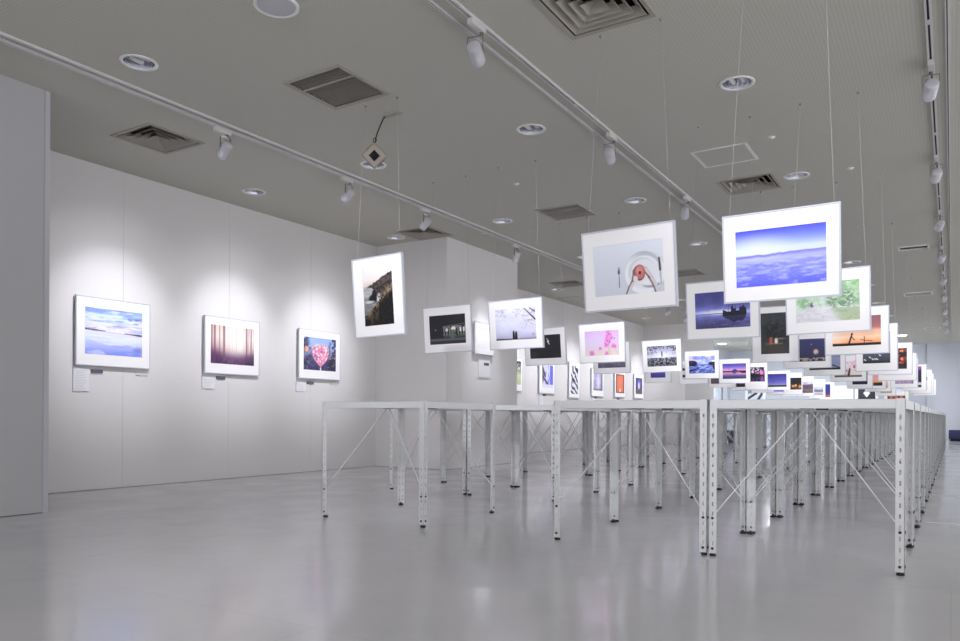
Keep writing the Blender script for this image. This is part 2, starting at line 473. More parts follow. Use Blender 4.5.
# cube speaker hanging from a bent ceiling arm
root = thing('hanging_cube_speaker', 'small beige cube speaker hanging on a wire arm below the ceiling', 'speaker', (-3.78, 4.45, 2.72))
p = MB(); p.box(0.10, 0.25, -0.03, 0.03, 0.268, 0.279); p.build('ceiling_plate', M_grille, root)
a = MB()
pts = [(0.105, 0, 0.268), (0.085, 0, 0.262), (0.06, 0, 0.22), (0.025, 0, 0.16), (0.012, 0, 0.125)]
for q, r in zip(pts[:-1], pts[1:]): a.tube(q, r, 0.006, 8)
a.tube((0.012, 0, 0.13), (0.0, 0, 0.085), 0.005)
for k in range(14):
    a0, a1 = 2 * PI * k / 14, 2 * PI * (k + 1) / 14
    a.tube((0.017 * math.cos(a0), 0, 0.108 + 0.017 * math.sin(a0)), (0.017 * math.cos(a1), 0, 0.108 + 0.017 * math.sin(a1)), 0.004, 6)
a.tube((0.0, 0, 0.09), (-0.045, 0, 0.075), 0.004); a.tube((-0.045, 0, 0.075), (-0.05, 0, 0.05), 0.004)
a.build('hanger_arm', M_bolt, root)
# rounded cube turned 45 degrees about the view axis
def rounded_cube(h, r, seg=4):
    mb = MB()
    import bmesh
    bm = bmesh.new(); bmesh.ops.create_cube(bm, size=2 * h)
    bmesh.ops.bevel(bm, geom=bm.edges[:], offset=r, segments=seg, affect='EDGES', profile=0.5)
    bm.verts.index_update()
    vs = [v.co.copy() for v in bm.verts]; fs = [tuple(v.index for v in f.verts) for f in bm.faces]
    bm.free(); mb.add(vs, fs, 0, True); return mb
cb = rounded_cube(0.062, 0.016)
body = cb.build('cabinet', M_beige, root); body.scale = (1.16,) * 3; body.location = (-0.004, 0, -0.012)
body.rotation_euler = (Vector((0.647, -0.762, -0.30)).normalized().to_track_quat('-Y', 'Z') @ Matrix.Rotation(math.radians(45), 3, 'Y').to_quaternion()).to_euler()
g = MB()
g.box(-0.026, 0.026, -0.066, -0.060, -0.026, 0.026)
g.lathe([(0.019, 0.0), (0.016, -0.004), (0.006, -0.001), (0, -0.002)], 20, axis=(0, 1, 0), org=(0, -0.0665, 0))
g.build('driver', M_black, body)
for s_ in (-1, 1):
    g = MB(); g.box(*((0.060, 0.064) if s_ > 0 else (-0.03, 0.03)), -0.035, 0.02, *((-0.03, 0.03) if s_ > 0 else (0.060, 0.064)))
    if s_ < 0: g = MB(); g.box(-0.064, -0.060, -0.035, 0.02, -0.012, 0.012)
    g.build('side_slot', M_black, body)

# ------------------------------------------------------------------ tracks and spotlights
def track(x, label, y0=-3.0, y1=25.0):
    t = MB()
    t.box(-0.017, -0.006, y0, y1, -0.018, 0); t.box(0.006, 0.017, y0, y1, -0.018, 0)
    t.box(-0.006, 0.006, y0, y1, -0.006, 0, 1)
    k = y0 + 2.0
    while k < y1:
        t.box(-0.0175, 0.0175, k - 0.03, k + 0.03, -0.020, -0.017); k += 2.0
    o = t.build('lighting_track', [M_rail, M_slot]); o.location = (x, 0, H - 0.0005)
    tag(o, label, 'light track', 'ceiling light tracks'); return o
track(-4.935, 'white lighting track running along the left wall', -3, 21)
track(-2.338, 'white lighting track running down the middle of the ceiling')
track(-0.125, 'white lighting track at the right, nearly straight ahead')
def picture_rail(x, label, y1):
    t = MB()
    t.box(-0.010, -0.003, -3, y1, -0.016, 0); t.box(0.003, 0.010, -3, y1, -0.016, 0); t.box(-0.003, 0.003, -3, y1, -0.006, 0, 1)
    o = t.build('picture_rail', [M_rail, M_slot]); o.location = (x, 0, H - 0.0005)
    tag(o, label, 'picture rail', 'thin ceiling rails')
picture_rail(-4.85, 'thin white ceiling rail beside the left lighting track', 21)
picture_rail(-2.445, 'thin white ceiling rail beside the middle lighting track', 25)
picture_rail(-0.035, 'thin white ceiling rail beside the right lighting track', 25)

SPOT_W = 76.0
def spotlight(x, y, target, label, group, power, cone, hang=0.145, color=(0.915, 0.92, 1.0), off=0.0, wide=False):
    root = thing('track_spotlight', label, 'spotlight', (x, y, H - 0.0185), group=group)
    piv = Vector((off, 0.0, -hang))
    d = (Vector(target) - (Vector(root.location) + piv)).normalized()
    a = MB(); a.box(-0.017, 0.017, -0.105, 0.045, -0.034, -0.001); a.build('adapter', M_rail, root)
    k = MB(); k.tube((0, 0.02, -0.033), (0, 0.02, -0.05), 0.012, 10)
    side = d.cross(Vector((0, 0, 1))).normalized()
    for s in (-1, 1):
        p = piv + side * (0.047 * s)
        k.bar(Vector((0, 0.02, -0.05)), Vector((off, 0, -0.06)) + side * (0.047 * s), 0.012, 0.003, up=(0, 1, 0))
        k.bar(Vector((off, 0, -0.06)) + side * (0.047 * s), p, 0.012, 0.003, up=d)
    k.build('yoke', M_chrome, root)
    h = MB()
    o0 = piv - d * 0.055
    h.lathe([(0.0, 0.0), (0.030, 0.0), (0.041, 0.010), (0.043, 0.03), (0.043, 0.125), (0.040, 0.14), (0.038, 0.14), (0.039, 0.125), (0.039, 0.03), (0.037, 0.013), (0.028, 0.005), (0.0, 0.005)], 20, axis=d, org=o0)
    head = h.build('lamp_head', M_shade, root)
    c = MB(); c.lathe([(0.0, 0.048), (0.033, 0.05), (0.034, 0.056), (0.012, 0.06), (0.012, 0.095), (0.0, 0.1)], 16, axis=d, org=o0)
    c.build('lamp_socket', M_chrome, head)
    c = MB(); c.lathe([(0.0, 0.098), (0.007, 0.100), (0.007, 0.125), (0.0, 0.130)], 10, axis=d, org=o0); c.build('bulb', M_glow, head)
    l = bpy.data.lights.new('spot_beam', 'SPOT')
    l.energy = power; l.spot_size = math.radians(cone); l.spot_blend = 1.0; l.shadow_soft_size = 0.03; l.color = color
    lo = link('spot_beam', l, root)
    lo.location = o0 + d * 0.146
    lo.rotation_euler = d.to_track_quat('-Z', 'Y').to_euler()
    if wide:
        l2 = bpy.data.lights.new('spot_spill', 'SPOT')
        l2.energy = power * 0.32; l2.spot_size = math.radians(74); l2.spot_blend = 1.0; l2.shadow_soft_size = 0.03; l2.color = color
        l3 = link('spot_spill', l2, root); l3.location = lo.location; l3.rotation_euler = lo.rotation_euler
    return root
# along the left wall: one lamp per picture on the wall
WALLPIX = [(4.10, 3.98), (5.465, 5.43), (6.795, 6.69), (8.80, 8.72), (11.75, 11.45), (12.95, 12.6), (14.2, 13.85), (15.41, 15.05), (16.72, 16.35), (17.97, 17.6)]
for i, (yp, ys) in enumerate(WALLPIX):
    tx = XP if 8 < yp < 9.5 else XL
    spotlight(-4.935, ys, (tx, yp, 1.5 if i != 3 else 1.25), 'white spotlight on the track along the left wall, %s from the front' % ORD[i + 1], 'left track spotlights', SPOT_W * (0.62 if i == 3 else 1.25), 46, wide=True)
ROWS = [3.97 + 2.03 * k for k in range(12)]
for k, yr in enumerate(ROWS):
    ys = 1.62 + 2.03 * (k - 1)       # each lamp throws onto the row about four metres ahead of it
    spotlight(-2.338, ys + 0.03, (-3.62, yr, 1.50), 'white capsule spotlight on the middle track, %s from the front' % ORD[k + 1], 'middle track spotlights', SPOT_W * (2.7 if k == 0 else 2.0), 44, off=-0.03)
    spotlight(-0.125, ys - 0.05, (-0.92, yr, 1.52), 'white capsule spotlight on the right track, %s from the front' % ORD[k + 1], 'right track spotlights', SPOT_W * (2.9 if k == 0 else 1.6), 44)

# ------------------------------------------------------------------ display tables of slotted steel angle
TW, TH = 0.872, 0.80
def make_table():
    root = thing('display_table', 'x', 'table', (0, 0, 0))
    s = MB(); h = TW / 2 - 0.0025
    t_ = MB(); t_.add([(-h, -h, TH - 0.002), (h, -h, TH - 0.002), (h, h, TH - 0.002), (-h, h, TH - 0.002)], [(0, 1, 2, 3)])
    t_.build('translucent_top', M_acrylic, root)
    for q in (-1, 1):
        s.box(-h, h, q * h - 0.001, q * h + 0.001, TH - 0.044, TH - 0.004)
        s.box(q * h - 0.001, q * h + 0.001, -h, h, TH - 0.044, TH - 0.004)
        s.box(-h, h, q * (h - 0.008) - 0.008, q * (h - 0.008) + 0.008, TH - 0.046, TH - 0.044)
        s.box(q * (h - 0.008) - 0.008, q * (h - 0.008) + 0.008, -h, h, TH - 0.046, TH - 0.044)
        s.box(-0.03, 0.03, q * 0.26 - 0.02, q * 0.26 + 0.02, TH - 0.047, TH - 0.004, 1)
    s.box(-h, h, -0.26 - 0.012, -0.26 + 0.012, TH - 0.02, TH - 0.004); s.box(-h, h, 0.26 - 0.012, 0.26 + 0.012, TH - 0.02, TH - 0.004)
    s.build('top_frame', [M_steel, M_bolt], root)
    # one slotted angle leg, corner at the origin, flanges along +x and +y
    L = MB(); w, t = 0.038, 0.002; z0 = 0.016
    def flange(f):
        a0, a1 = w / 2 - 0.004, w / 2 + 0.004
        f(0, a0, z0, TH); f(a1, w, z0, TH)
        z = z0; zz = 0.055
        while zz < TH - 0.07:
            f(a0, a1, z, zz); z = zz + 0.022; zz += 0.05
        f(a0, a1, z, TH)
    flange(lambda a, b, c, d: L.box(a, b, 0, t, c, d))
    flange(lambda a, b, c, d: L.box(0, t, a, b, c, d))
    for z in (0.040, 0.195):
        L.tube((w / 2, t, z), (w / 2, -0.003, z), 0.0075, 6, 1); L.tube((t, w / 2, z), (-0.003, w / 2, z), 0.0075, 6, 1)
    leg_me = L.mesh('leg', [M_steel, M_bolt])
    F = MB(); F.lathe([(0, 0), (0.017, 0), (0.017, 0.010), (0.008, 0.013), (0.008, 0.02), (0, 0.02)], 12)
    foot_me = F.mesh('levelling_foot', M_rubber)
    q = TW / 2
    for (cx, cy, rz) in ((-q, -q, 0), (q, -q, PI / 2), (q, q, PI), (-q, q, -PI / 2)):
        lg = link('leg', leg_me, root); lg.location = (cx, cy, 0); lg.rotation_euler = (0, 0, rz)
        ft = link('levelling_foot', foot_me, lg); ft.location = (0.017, 0.017, 0)
    for sy in (-1, 1):
        for sx in (-1, 1):
            b = MB()
            b.bar((sx * (q - 0.008), sy * (q - 0.022), 0.195), (sx * 0.012, sy * 0.26, TH - 0.05), 0.010, 0.004, up=(0, 1, 0))
            b.build('brace', M_steel, root)
    return root
tb0 = make_table()
first = True
for X, r0, n in ((-4.095, 2, 20), (-3.213, 0, 20), (-1.494, 0, 20), (-0.612, 0, 20)):
    nm = 'leftmost file' if X < -4 else 'second file from left' if X < -3 else 'third file from left' if X < -1 else 'rightmost file'
    idx = 0
    for k in range(r0, n):
        if X < -3 and k == 1: continue      # the second file has a gap behind its first table
        o = tb0 if first else copy_tree(tb0); first = False
        jx, jy = random.uniform(-0.001, 0.001), random.uniform(-0.001, 0.001)
        if X < -3 and X > -4 and k == 0: jx = -0.038
        y = 3.86 + TW / 2 + 0.882 * k - (0.055 if X < -3 else 0.0)
        o.location = (X + jx + 0.0028 * (y - 4.3), y + jy, 0)
        o.rotation_euler = (0, 0, 0)
        idx += 1
        tag(o, 'white slotted-steel display table, %s from the front, %s' % (ORD[idx], nm), 'table', 'display tables in the ' + nm)

# ------------------------------------------------------------------ painted photographs
def vnoise(x, y, seed):
    rng = np.random.RandomState(seed); N = 64
    g = rng.rand(N, N)
    xi = np.floor(x).astype(int); yi = np.floor(y).astype(int)
    fx = x - xi; fy = y - yi
    fx = fx * fx * (3 - 2 * fx); fy = fy * fy * (3 - 2 * fy)
    a = g[yi % N, xi % N]; b = g[yi % N, (xi + 1) % N]; c = g[(yi + 1) % N, xi % N]; d = g[(yi + 1) % N, (xi + 1) % N]
    return (a * (1 - fx) + b * fx) * (1 - fy) + (c * (1 - fx) + d * fx) * fy
def fbm(x, y, seed, o=4):
    t = 0; amp = 0.5; s = 0
    for k in range(o):
        t = t + amp * vnoise(x * 2 ** k, y * 2 ** k, seed + k); s += amp; amp *= 0.5
    return t / s
def ss(a, b, x):
    t = np.clip((x - a) / (b - a), 0, 1)
    return t * t * (3 - 2 * t)
class Art:
    """a small painter: u to the right, v up, both 0..1; x = u * aspect"""
    def __init__(s, u, v, asp):
        s.u, s.v, s.x, s.asp = u, v, u * asp, asp
        s.c = np.zeros(u.shape + (3,))
    def fill(s, c): s.c[:] = c
    def grad(s, stops):
        vs = [a for a, _ in stops]
        for k in range(3): s.c[..., k] = np.interp(s.v, vs, [c[k] for _, c in stops])
    def mix(s, m, c):
        m = np.clip(m, 0, 1)[..., None]
        s.c = s.c * (1 - m) + np.asarray(c, float) * m
    def mul(s, m): s.c = s.c * m[..., None]
    def ell(s, cx, cy, rx, ry, soft=0.25):
        d = np.sqrt(((s.x - cx * s.asp) / rx) ** 2 + ((s.v - cy) / ry) ** 2)
        return 1 - ss(1 - soft, 1 + soft, d)
    def seg(s, x0, y0, x1, y1, w, w2=None):
        ax, ay, bx, by = x0 * s.asp, y0, x1 * s.asp, y1
        dx, dy = bx - ax, by - ay; l2 = dx * dx + dy * dy + 1e-9
        t = np.clip(((s.x - ax) * dx + (s.v - ay) * dy) / l2, 0, 1)
        d = np.hypot(s.x - ax - t * dx, s.v - ay - t * dy)
        ww = w + ((w2 if w2 is not None else w) - w) * t
        return 1 - ss(ww * 0.6, ww * 1.4 + 0.002, d)
    def n(s, sx, sy, seed, o=4): return fbm(s.u * sx + 7.3, s.v * sy + 3.1, seed, o)
    def branch(s, x, y, ang, ln, w, depth, c, rng, lean=0.0):
        x1, y1 = x + math.cos(ang) * ln / s.asp, y + math.sin(ang) * ln
        s.mix(s.seg(x, y, x1, y1, w, w * 0.7), c)
        if depth == 0: return
        for k in range(2 if depth > 1 else 3):
            s.branch(x1, y1, ang + rng.uniform(-0.65, 0.65) + lean, ln * rng.uniform(0.6, 0.85), w * 0.62, depth - 1, c, rng, lean)

def a_clouds(a):
    a.grad([(0, (.36, .38, .93)), (.2, (.47, .50, .98)), (.38, (.58, .60, 1)), (.48, (.68, .70, 1)), (.53, (.62, .63, .97)), (.57, (.84, .87, 1)), (.66, (.80, .86, 1)), (.8, (.55, .62, .98)), (1, (.24, .27, .85))])
    a.mix(a.ell(.22, .66, .42, .18, .9) * .65, (.93, .96, 1)); a.mix(ss(.45, 1, a.u) * ss(.55, 1, a.v) * .35, (.27, .29, .88))
    rid = .545 + .030 * a.u + .055 * (a.n(11, .2, 3) - .45) * ss(.1, .3, a.u) * ss(.95, .6, a.u)
    a.mix(ss(.010, -.004, a.v - rid) * ss(-.06, -.01, a.v - rid) * .8, (.42, .42, .86))
    m = ss(.0, .05, .45 - a.v)
    f = a.n(7, 20, 11, 5); g = a.n(13, 30, 17, 4); w = np.clip((f - .35) * 2.2, 0, 1)
    a.mix(m * ss(.42, .25, f) * .35, (.36, .37, .90)); a.mix(m * ss(.55, .72, f) * .55, (.78, .80, 1)); a.mix(m * ss(.60, .75, g) * .35, (.85, .87, 1)); a.mix(m * ss(.42, .28, g) * .2, (.38, .39, .92))
    for cx, cy, r in ((.10, .36, .08), (.24, .40, .07), (.36, .38, .09), (.52, .40, .06), (.72, .42, .10), (.90, .43, .09), (.64, .30, .16), (.30, .22, .2), (.85, .25, .18), (.1, .16, .18)):
        cy2 = cy + .03 * (a.n(18, 2, int(cx * 99)) - .5)
        a.mix(a.ell(cx, cy2 - .015, r, .035, .6) * .35, (.40, .41, .92)); a.mix(a.ell(cx, cy2 + .015, r * .9, .020, .7) * .5, (.82, .84, 1))
def a_plate(a):
    a.grad([(0, (.82, .84, .88)), (1, (.90, .92, .96))])
    a.mix(a.ell(.735, .37, .44, .42, .05), (.80, .81, .85)); a.mix(a.ell(.73, .385, .42, .40, .05), (.94, .95, .97))
    a.mix(a.ell(.705, .44, .40, .36, .04) * ss(.45, .75, a.u) * ss(.35, .6, a.v) * .6, (.62, .63, .67)); a.mix(a.ell(.72, .40, .34, .32, .06), (.91, .92, .94)); a.mix(a.ell(.70, .42, .28, .26, .06) * .6, (.76, .77, .81)); a.mix(a.ell(.715, .40, .265, .25, .06), (.90, .91, .93)); a.mix(a.ell(.82, .16, .18, .06, .3) * .8, (.52, .52, .57)); a.mix(a.ell(.80, .20, .2, .06, .3), (.93, .93, .95))
    for pts, w in (([(.47, -.02), (.52, .14), (.57, .26), (.60, .42)], .028), ([(.90, -.02), (.86, .16), (.80, .32), (.74, .46)], .032), ([(.80, .32), (.70, .50)], .024), ([(.57, .26), (.585, .44), (.62, .50)], .022)):
        for q, r in zip(pts[:-1], pts[1:]): a.mix(a.seg(q[0], q[1], r[0], r[1], w * 1.2), (.36, .24, .25))
        for q, r in zip(pts[:-1], pts[1:]): a.mix(a.seg(q[0] + .012, q[1], r[0] + .012, r[1], w), (.86, .83, .84))
    a.mix(a.ell(.66, .40, .115, .15, .1), (.42, .20, .20)); a.mix(a.ell(.665, .41, .10, .135, .12), (.80, .46, .44)); a.mix(a.ell(.655, .45, .07, .07, .6) * .6, (.92, .66, .62)); a.mix(a.ell(.665, .40, .025, .032, .25), (.20, .12, .12)); a.mix(a.ell(.60, .28, .05, .07, .3), (.90, .88, .90))
    a.mix(a.seg(.365, .16, .367, .38, .008, .006), (.38, .39, .42)); a.mix(a.ell(.366, .45, .026, .05, .15), (.36, .37, .41))
    for d in (-.010, .001, .012): a.mix(a.seg(.366 + d, .46, .366 + d, .54, .004), (.42, .43, .47))
    a.mix(a.seg(.955, .16, .945, .42, .012, .02), (.72, .73, .77)); a.mix(a.seg(.945, .42, .935, .64, .020, .016), (.22, .22, .25))
def a_ship(a):
    a.grad([(0, (.27, .26, .42)), (.2, (.33, .32, .55)), (.36, (.50, .52, .84)), (.42, (.78, .83, 1)), (.50, (.52, .53, .84)), (.7, (.34, .34, .62)), (1, (.25, .25, .50))])
    a.mix(a.ell(.42, .44, .42, .06, .9) * .9, (.94, .96, 1)); a.mul(.84 + .32 * a.n(7, 6, 5)); a.mix(a.n(50, 34, 3, 1) > .93, (.45, .45, .72))
    a.mix(ss(.016, .004, np.abs(a.v - .40 - .018 * (a.n(16, .2, 2) - .4))) * (a.u < .6) * .8, (.24, .25, .45)); a.mix((a.v < .37) * ss(.5, .7, a.n(5, 22, 8)) * .35, (.55, .56, .82))
    up_ = np.interp(a.u, [.505, .51, .56, .60, .66, .70, .78, .84, .90, .925, .93], [.34, .50, .46, .44, .445, .46, .455, .47, .53, .54, .34])
    hull = ((a.v < up_) & (a.v > .335 - .02 * np.sin(a.u * 30) * 0)) * (a.u > .505) * (a.u < .93); a.mix(hull * 1.0, (.09, .08, .15))
    for x0, x1, t in ((.655, .70, .56), (.70, .745, .52), (.80, .85, .55), (.85, .90, .58), (.67, .69, .60)): a.mix(((a.u > x0) & (a.u < x1) & (a.v > .4) & (a.v < t)) * 1.0, (.12, .11, .20))
    for x, t in ((.61, .70), (.69, .68), (.74, .60), (.83, .66), (.875, .64)): a.mix(a.seg(x, .44, x, t, .005) * .85, (.17, .16, .28))
    a.mix(a.seg(.61, .68, .53, .48, .002) * .6, (.2, .2, .34)); a.mix(a.seg(.61, .68, .69, .5, .002) * .6, (.2, .2, .34))
    low = np.interp(a.u, [.50, .54, .62, .70, .78, .86, .92], [.33, .27, .22, .15, .20, .17, .30]) + .05 * (a.n(26, 4, 9) - .5)
    a.mix(((a.v < .34) & (a.v > low) & (a.u > .51) & (a.u < .92)) * .8, (.12, .11, .21))
def a_path(a):
    a.grad([(0, (.72, .76, .70)), (.3, (.84, .87, .83)), (.55, (.66, .80, .64)), (1, (.66, .82, .62))])
    f = a.n(14, 12, 21, 5); g = a.n(26, 20, 27, 4)
    a.mix((a.v > .36) * ss(.46, .62, f) * .7, (.40, .60, .38)); a.mix((a.v > .34) * ss(.55, .68, g) * .6, (.86, .94, .84)); a.mix(ss(.75, 1, a.u) * ss(.6, 1, a.v) * .7, (.46, .68, .36))
    bush = a.ell(.70, .56, .40, .25, .5); a.mix(bush * ss(.42, .54, g) * .85, (.20, .38, .24)); a.mix(bush * ss(.56, .66, f) * .6, (.52, .70, .48)); a.mix(bush * ss(.66, .74, a.n(34, 26, 31, 3)) * .8, (.90, .74, .80)); a.mix(a.ell(.60, .76, .16, .06, .6) * ss(.5, .6, g) * .7, (.86, .70, .72))
    a.mix(ss(.45, .8, a.u) * (a.v < .30 + .06 * f) * .8, (.56, .66, .46)); a.mix((a.u > .55) * ss(.22, .05, a.v) * .6, (.70, .72, .56)); a.mix((a.v < .3) * ss(.52, .7, g) * .3, (.42, .5, .36))
    p = ss(.0, .22, .30 + .75 * (.36 - a.v) - np.abs(a.u - .32 + .2 * (.36 - a.v))); a.mix(p * (a.v < .40) * .95, (.86, .85, .88)); a.mix((a.v < .4) * p * ss(.5, .62, a.n(18, 30, 5)) * .4, (.70, .68, .72))
    a.mix(a.ell(.44, .62, .08, .3, .7) * .6, (.92, .95, .93)); a.mix(a.ell(.16, .48, .14, .12, .6) * ss(.42, .55, g) * .9, (.42, .64, .40)); a.mix(a.ell(.26, .44, .045, .06, .3), (.28, .24, .44)); a.mix(a.ell(.285, .46, .02, .03, .3), (.85, .85, .95)); a.mix(np.full(a.u.shape, .22), (.93, .95, .93))
def a_cliff(a):
    a.grad([(0, (.34, .34, .34)), (.25, (.46, .46, .46)), (.45, (.60, .60, .60)), (.66, (.70, .69, .68)), (.675, (.84, .78, .74)), (.78, (.91, .88, .86)), (1, (.93, .93, .93))])
    a.mul(np.where(a.v < .67, .75 + .5 * a.n(5, 40, 2), 1.0)); f = a.n(11, 14, 4, 5); g = a.n(26, 32, 14, 4)
    top = np.interp(a.u, [0, .15, .3, .45, .6, .8, 1], [.665, .675, .70, .75, .80, .85, .90]) + .04 * (a.n(16, .2, 9) - .5)
    shore = np.interp(a.v, [.0, .2, .32, .45, .52, .60, .64, .67, .7], [-1, .10, .34, .55, .42, .36, .30, .1, 0]) + .06 * (a.n(1, 14, 6) - .5)
    m = ((a.v < top) & (a.u > shore)) * 1.0
    a.mix(m, (.25, .22, .22)); a.mix(m * ss(.5, .62, f) * .7, (.42, .36, .34)); a.mix(m * ss(.5, .3, g) * .7, (.10, .09, .10))
    a.mix(a.ell(.34, .46, .10, .07, .3), (.10, .10, .12)); a.mix(a.ell(.37, .53, .05, .08, .3), (.12, .11, .13)); a.mix(a.ell(.52, .45, .05, .09, .4) * ss(.35, .55, g), (.84, .84, .86)); a.mix(a.ell(.22, .41, .10, .02, .5) * .8, (.88, .88, .88))
    d = a.v - (.16 + .52 * a.u); fg = ss(.02, -.06, d); a.mix(fg * m, (.09, .085, .09)); a.mix(fg * m * ss(.56, .68, g) * .6, (.22, .20, .15))
    a.mix(m * ss(.12, .0, np.abs(d + .02)) * ss(.46, .6, g) * .9, (.62, .54, .40)); a.mix((a.u < .5) * (a.v < .34) * m * ss(.5, .64, f) * .5, (.45, .38, .26))
def a_night_house(a):  # white house lit at night behind a dark lawn
    a.fill((.17, .165, .18)); a.mul(.85 + .3 * a.n(5, 5, 2))
    a.mix((a.v < .22) * 1.0, (.20, .19, .21)); a.mix(((a.v < .20) & (a.v > .12)) * .8, (.42, .41, .44)); a.mix((a.v < .1) * 1.0, (.22, .21, .23))
    a.mix(((a.u > .40) & (a.v < .32) & (a.v > .23)) * 1.0, (.22, .36, .22))
    hs = (a.u > .38) & (a.v > .30) & (a.v < .62); st = ((np.floor(a.u * 26) % 2) == 0) | (a.v > .54)
    a.mix(hs * st * .7, (.62, .62, .64)); a.mix(hs * (a.n(24, 12, 7, 2) > .6) * 1.0, (.12, .12, .13))
    a.mix(a.ell(.66, .52, .10, .07, .4), (.95, .93, .86)); a.mix(((a.u > .57) & (a.u < .70) & (a.v > .20) & (a.v < .48)) * .8, (.40, .42, .42))
    a.mix(((a.u > .83) & (a.u < .97) & (a.v > .40) & (a.v < .55) & (np.abs(a.u - .90) > .02)) * 1.0, (.92, .92, .92)); a.mix(a.ell(.48, .48, .06, .06, .3), (.85, .87, .9))
    a.mix(a.seg(.40, .60, 1, .68, .012), (.40, .40, .42)); a.mix(a.ell(.17, .5, .03, .025, .3), (.55, .6, .56))
def a_couple(a):
    a.grad([(0, (.70, .70, .80)), (.3, (.84, .84, .93)), (1, (.92, .92, .97))]); a.mul(.95 + .1 * a.n(4, 4, 3)); a.mix(ss(1, .4, np.hypot(a.u - .5, a.v - .5)) * 0 + ss(.35, .75, np.hypot(a.u - .5, a.v - .55)) * .25, (.66, .64, .76))
    rng = random.Random(5)
    for x, y, an, ln, w in ((1.02, .50, 2.5, .12, .005), (1.02, .70, 2.9, .16, .006), (1.0, .62, 3.3, .14, .004), (.02, .98, -.5, .10, .004), (.18, 1.0, -1.3, .09, .004), (.06, .8, -.2, .06, .003), (.62, 1.0, 3.9, .12, .005), (.74, .98, 3.6, .14, .005), (1.02, .42, 2.8, .1, .004)):
        a.branch(x, y, an, ln, w, 4, (.60, .54, .64), rng)
    a.mix(ss(.58, .68, a.n(34, 26, 8, 3)) * ss(.45, .9, a.u) * (a.v > .35) * .35, (.60, .55, .65)); a.mix(ss(.60, .7, a.n(30, 24, 18, 3)) * (a.u < .3) * (a.v > .6) * .35, (.62, .57, .66))
    a.mix(a.seg(.70, 1.02, .98, .62, .010, .024), (.18, .14, .18)); a.mix(a.seg(.82, 1.02, 1.02, .82, .012, .018), (.24, .19, .24)); a.mix(a.seg(.86, .80, .98, .92, .006), (.3, .25, .3))
    a.mix(ss(.07, .04, a.v + .03 * a.u - .02 * (a.n(20, .2, 6) - .5)) * (a.u < .40), (.16, .16, .20)); a.mix((a.v < .035) * .8, (.30, .30, .38)); a.mix((a.v < .07) * (a.u > .6) * .3, (.45, .44, .55))
    for x, h_ in ((.445, .25), (.505, .23)):
        a.mix(a.seg(x, .03, x, h_ - .03, .044, .034), (.08, .08, .11)); a.mix(a.ell(x, h_ + .01, .030, .035, .25), (.08, .08, .11))
    a.mix(a.ell(.92, .16, .025, .035, .6) * .7, (.45, .42, .52))
def a_bird(a):         # black field with one small pale figure
    a.fill((.16, .16, .18)); a.mul(.85 + .3 * a.n(4, 6, 9)); a.mix(ss(.6, 1, 1 - a.u) * (a.v < .3) * .5, (.24, .24, .26))
    a.mix(a.ell(.60, .72, .05, .06, .3), (.80, .80, .80)); a.mix(a.seg(.58, .72, .63, .60, .02), (.85, .85, .85)); a.mix(a.ell(.575, .82, .02, .03, .3), (.9, .9, .9))
def a_cosmos(a):       # pink cosmos flowers on a lilac sky
    a.grad([(0, (.90, .84, .78)), (.2, (.88, .80, .80)), (.5, (.86, .76, .90)), (1, (.84, .68, .90))]); a.mix(a.ell(.2, .55, .5, .35, .9) * .5, (.86, .82, .92))
    for x0, y0, x1, y1 in ((.70, .0, .66, .55), (.72, .0, .72, .9), (.28, .0, .22, .12), (.95, 0, .84, .4), (.78, .0, .66, .45)):
        a.mix(a.seg(x0, y0, x1, y1, .006) * .7, (.72, .70, .52))
    rng = random.Random(3)
    for cx, cy, r in ((.66, .58, .15), (.70, .84, .16), (.63, .42, .12), (.84, .36, .12), (.20, .10, .12), (.63, .06, .10), (.45, .28, .08), (.76, .68, .09)):
        for k in range(7):
            an = k * 2 * PI / 7 + rng.random(); px, py = cx + math.cos(an) * r * .55 / a.asp, cy + math.sin(an) * r * .6
            a.mix(a.ell(px, py, r * .42, r * .42, .3) * .9, (.93, .58, .86) if k % 2 else (.86, .47, .78))
        a.mix(a.ell(cx, cy, r * .2, r * .2, .3), (.50, .48, .25))
    for cx, cy in ((.80, .70), (.74, .52), (.86, .66)): a.mix(a.ell(cx, cy, .025, .03, .3), (.36, .52, .30))
def a_band(a):
    a.grad([(0, (.36, .34, .42)), (.3, (.45, .43, .52)), (.5, (.62, .62, .72)), (1, (.72, .74, .84))]); a.mul(.8 + .4 * a.n(10, 14, 6))
def a_reeds(a):        # figure between bare tree and reeds, black and white
    a.grad([(0, (.40, .39, .44)), (.40, (.5, .49, .54)), (.44, (.84, .84, .92)), (1, (.62, .62, .72))]); a.mix(a.ell(.5, .5, .4, .2, .9) * .8, (.95, .95, 1))
    a.mix((a.n(24, 16, 5, 3) > .56) * ss(.55, .95, a.v + .2 * np.abs(a.u - .5)) * .8, (.22, .22, .28))
    f = a.n(30, 20, 8, 4); a.mix((a.v < .42) * (f > .5) * .9, (.20, .20, .23)); a.mix((a.v < .42) * (f < .38) * .7, (.62, .62, .68))
    a.mix(a.ell(.5, .12, .5, .06, .6) * (f > .4) * .8, (.14, .14, .16)); a.mix(a.seg(.51, .50, .51, .68, .025), (.14, .14, .2)); a.mix(a.ell(.51, .73, .02, .03, .2), (.14, .14, .2))
def a_sunset_sea(a):
    a.grad([(0, (.27, .25, .60)), (.35, (.42, .38, .72)), (.6, (.66, .54, .76)), (.8, (.90, .74, .72)), (1, (.80, .66, .70))]); a.mix(a.ell(.5, .85, .14, .1, .7), (1, .9, .78))
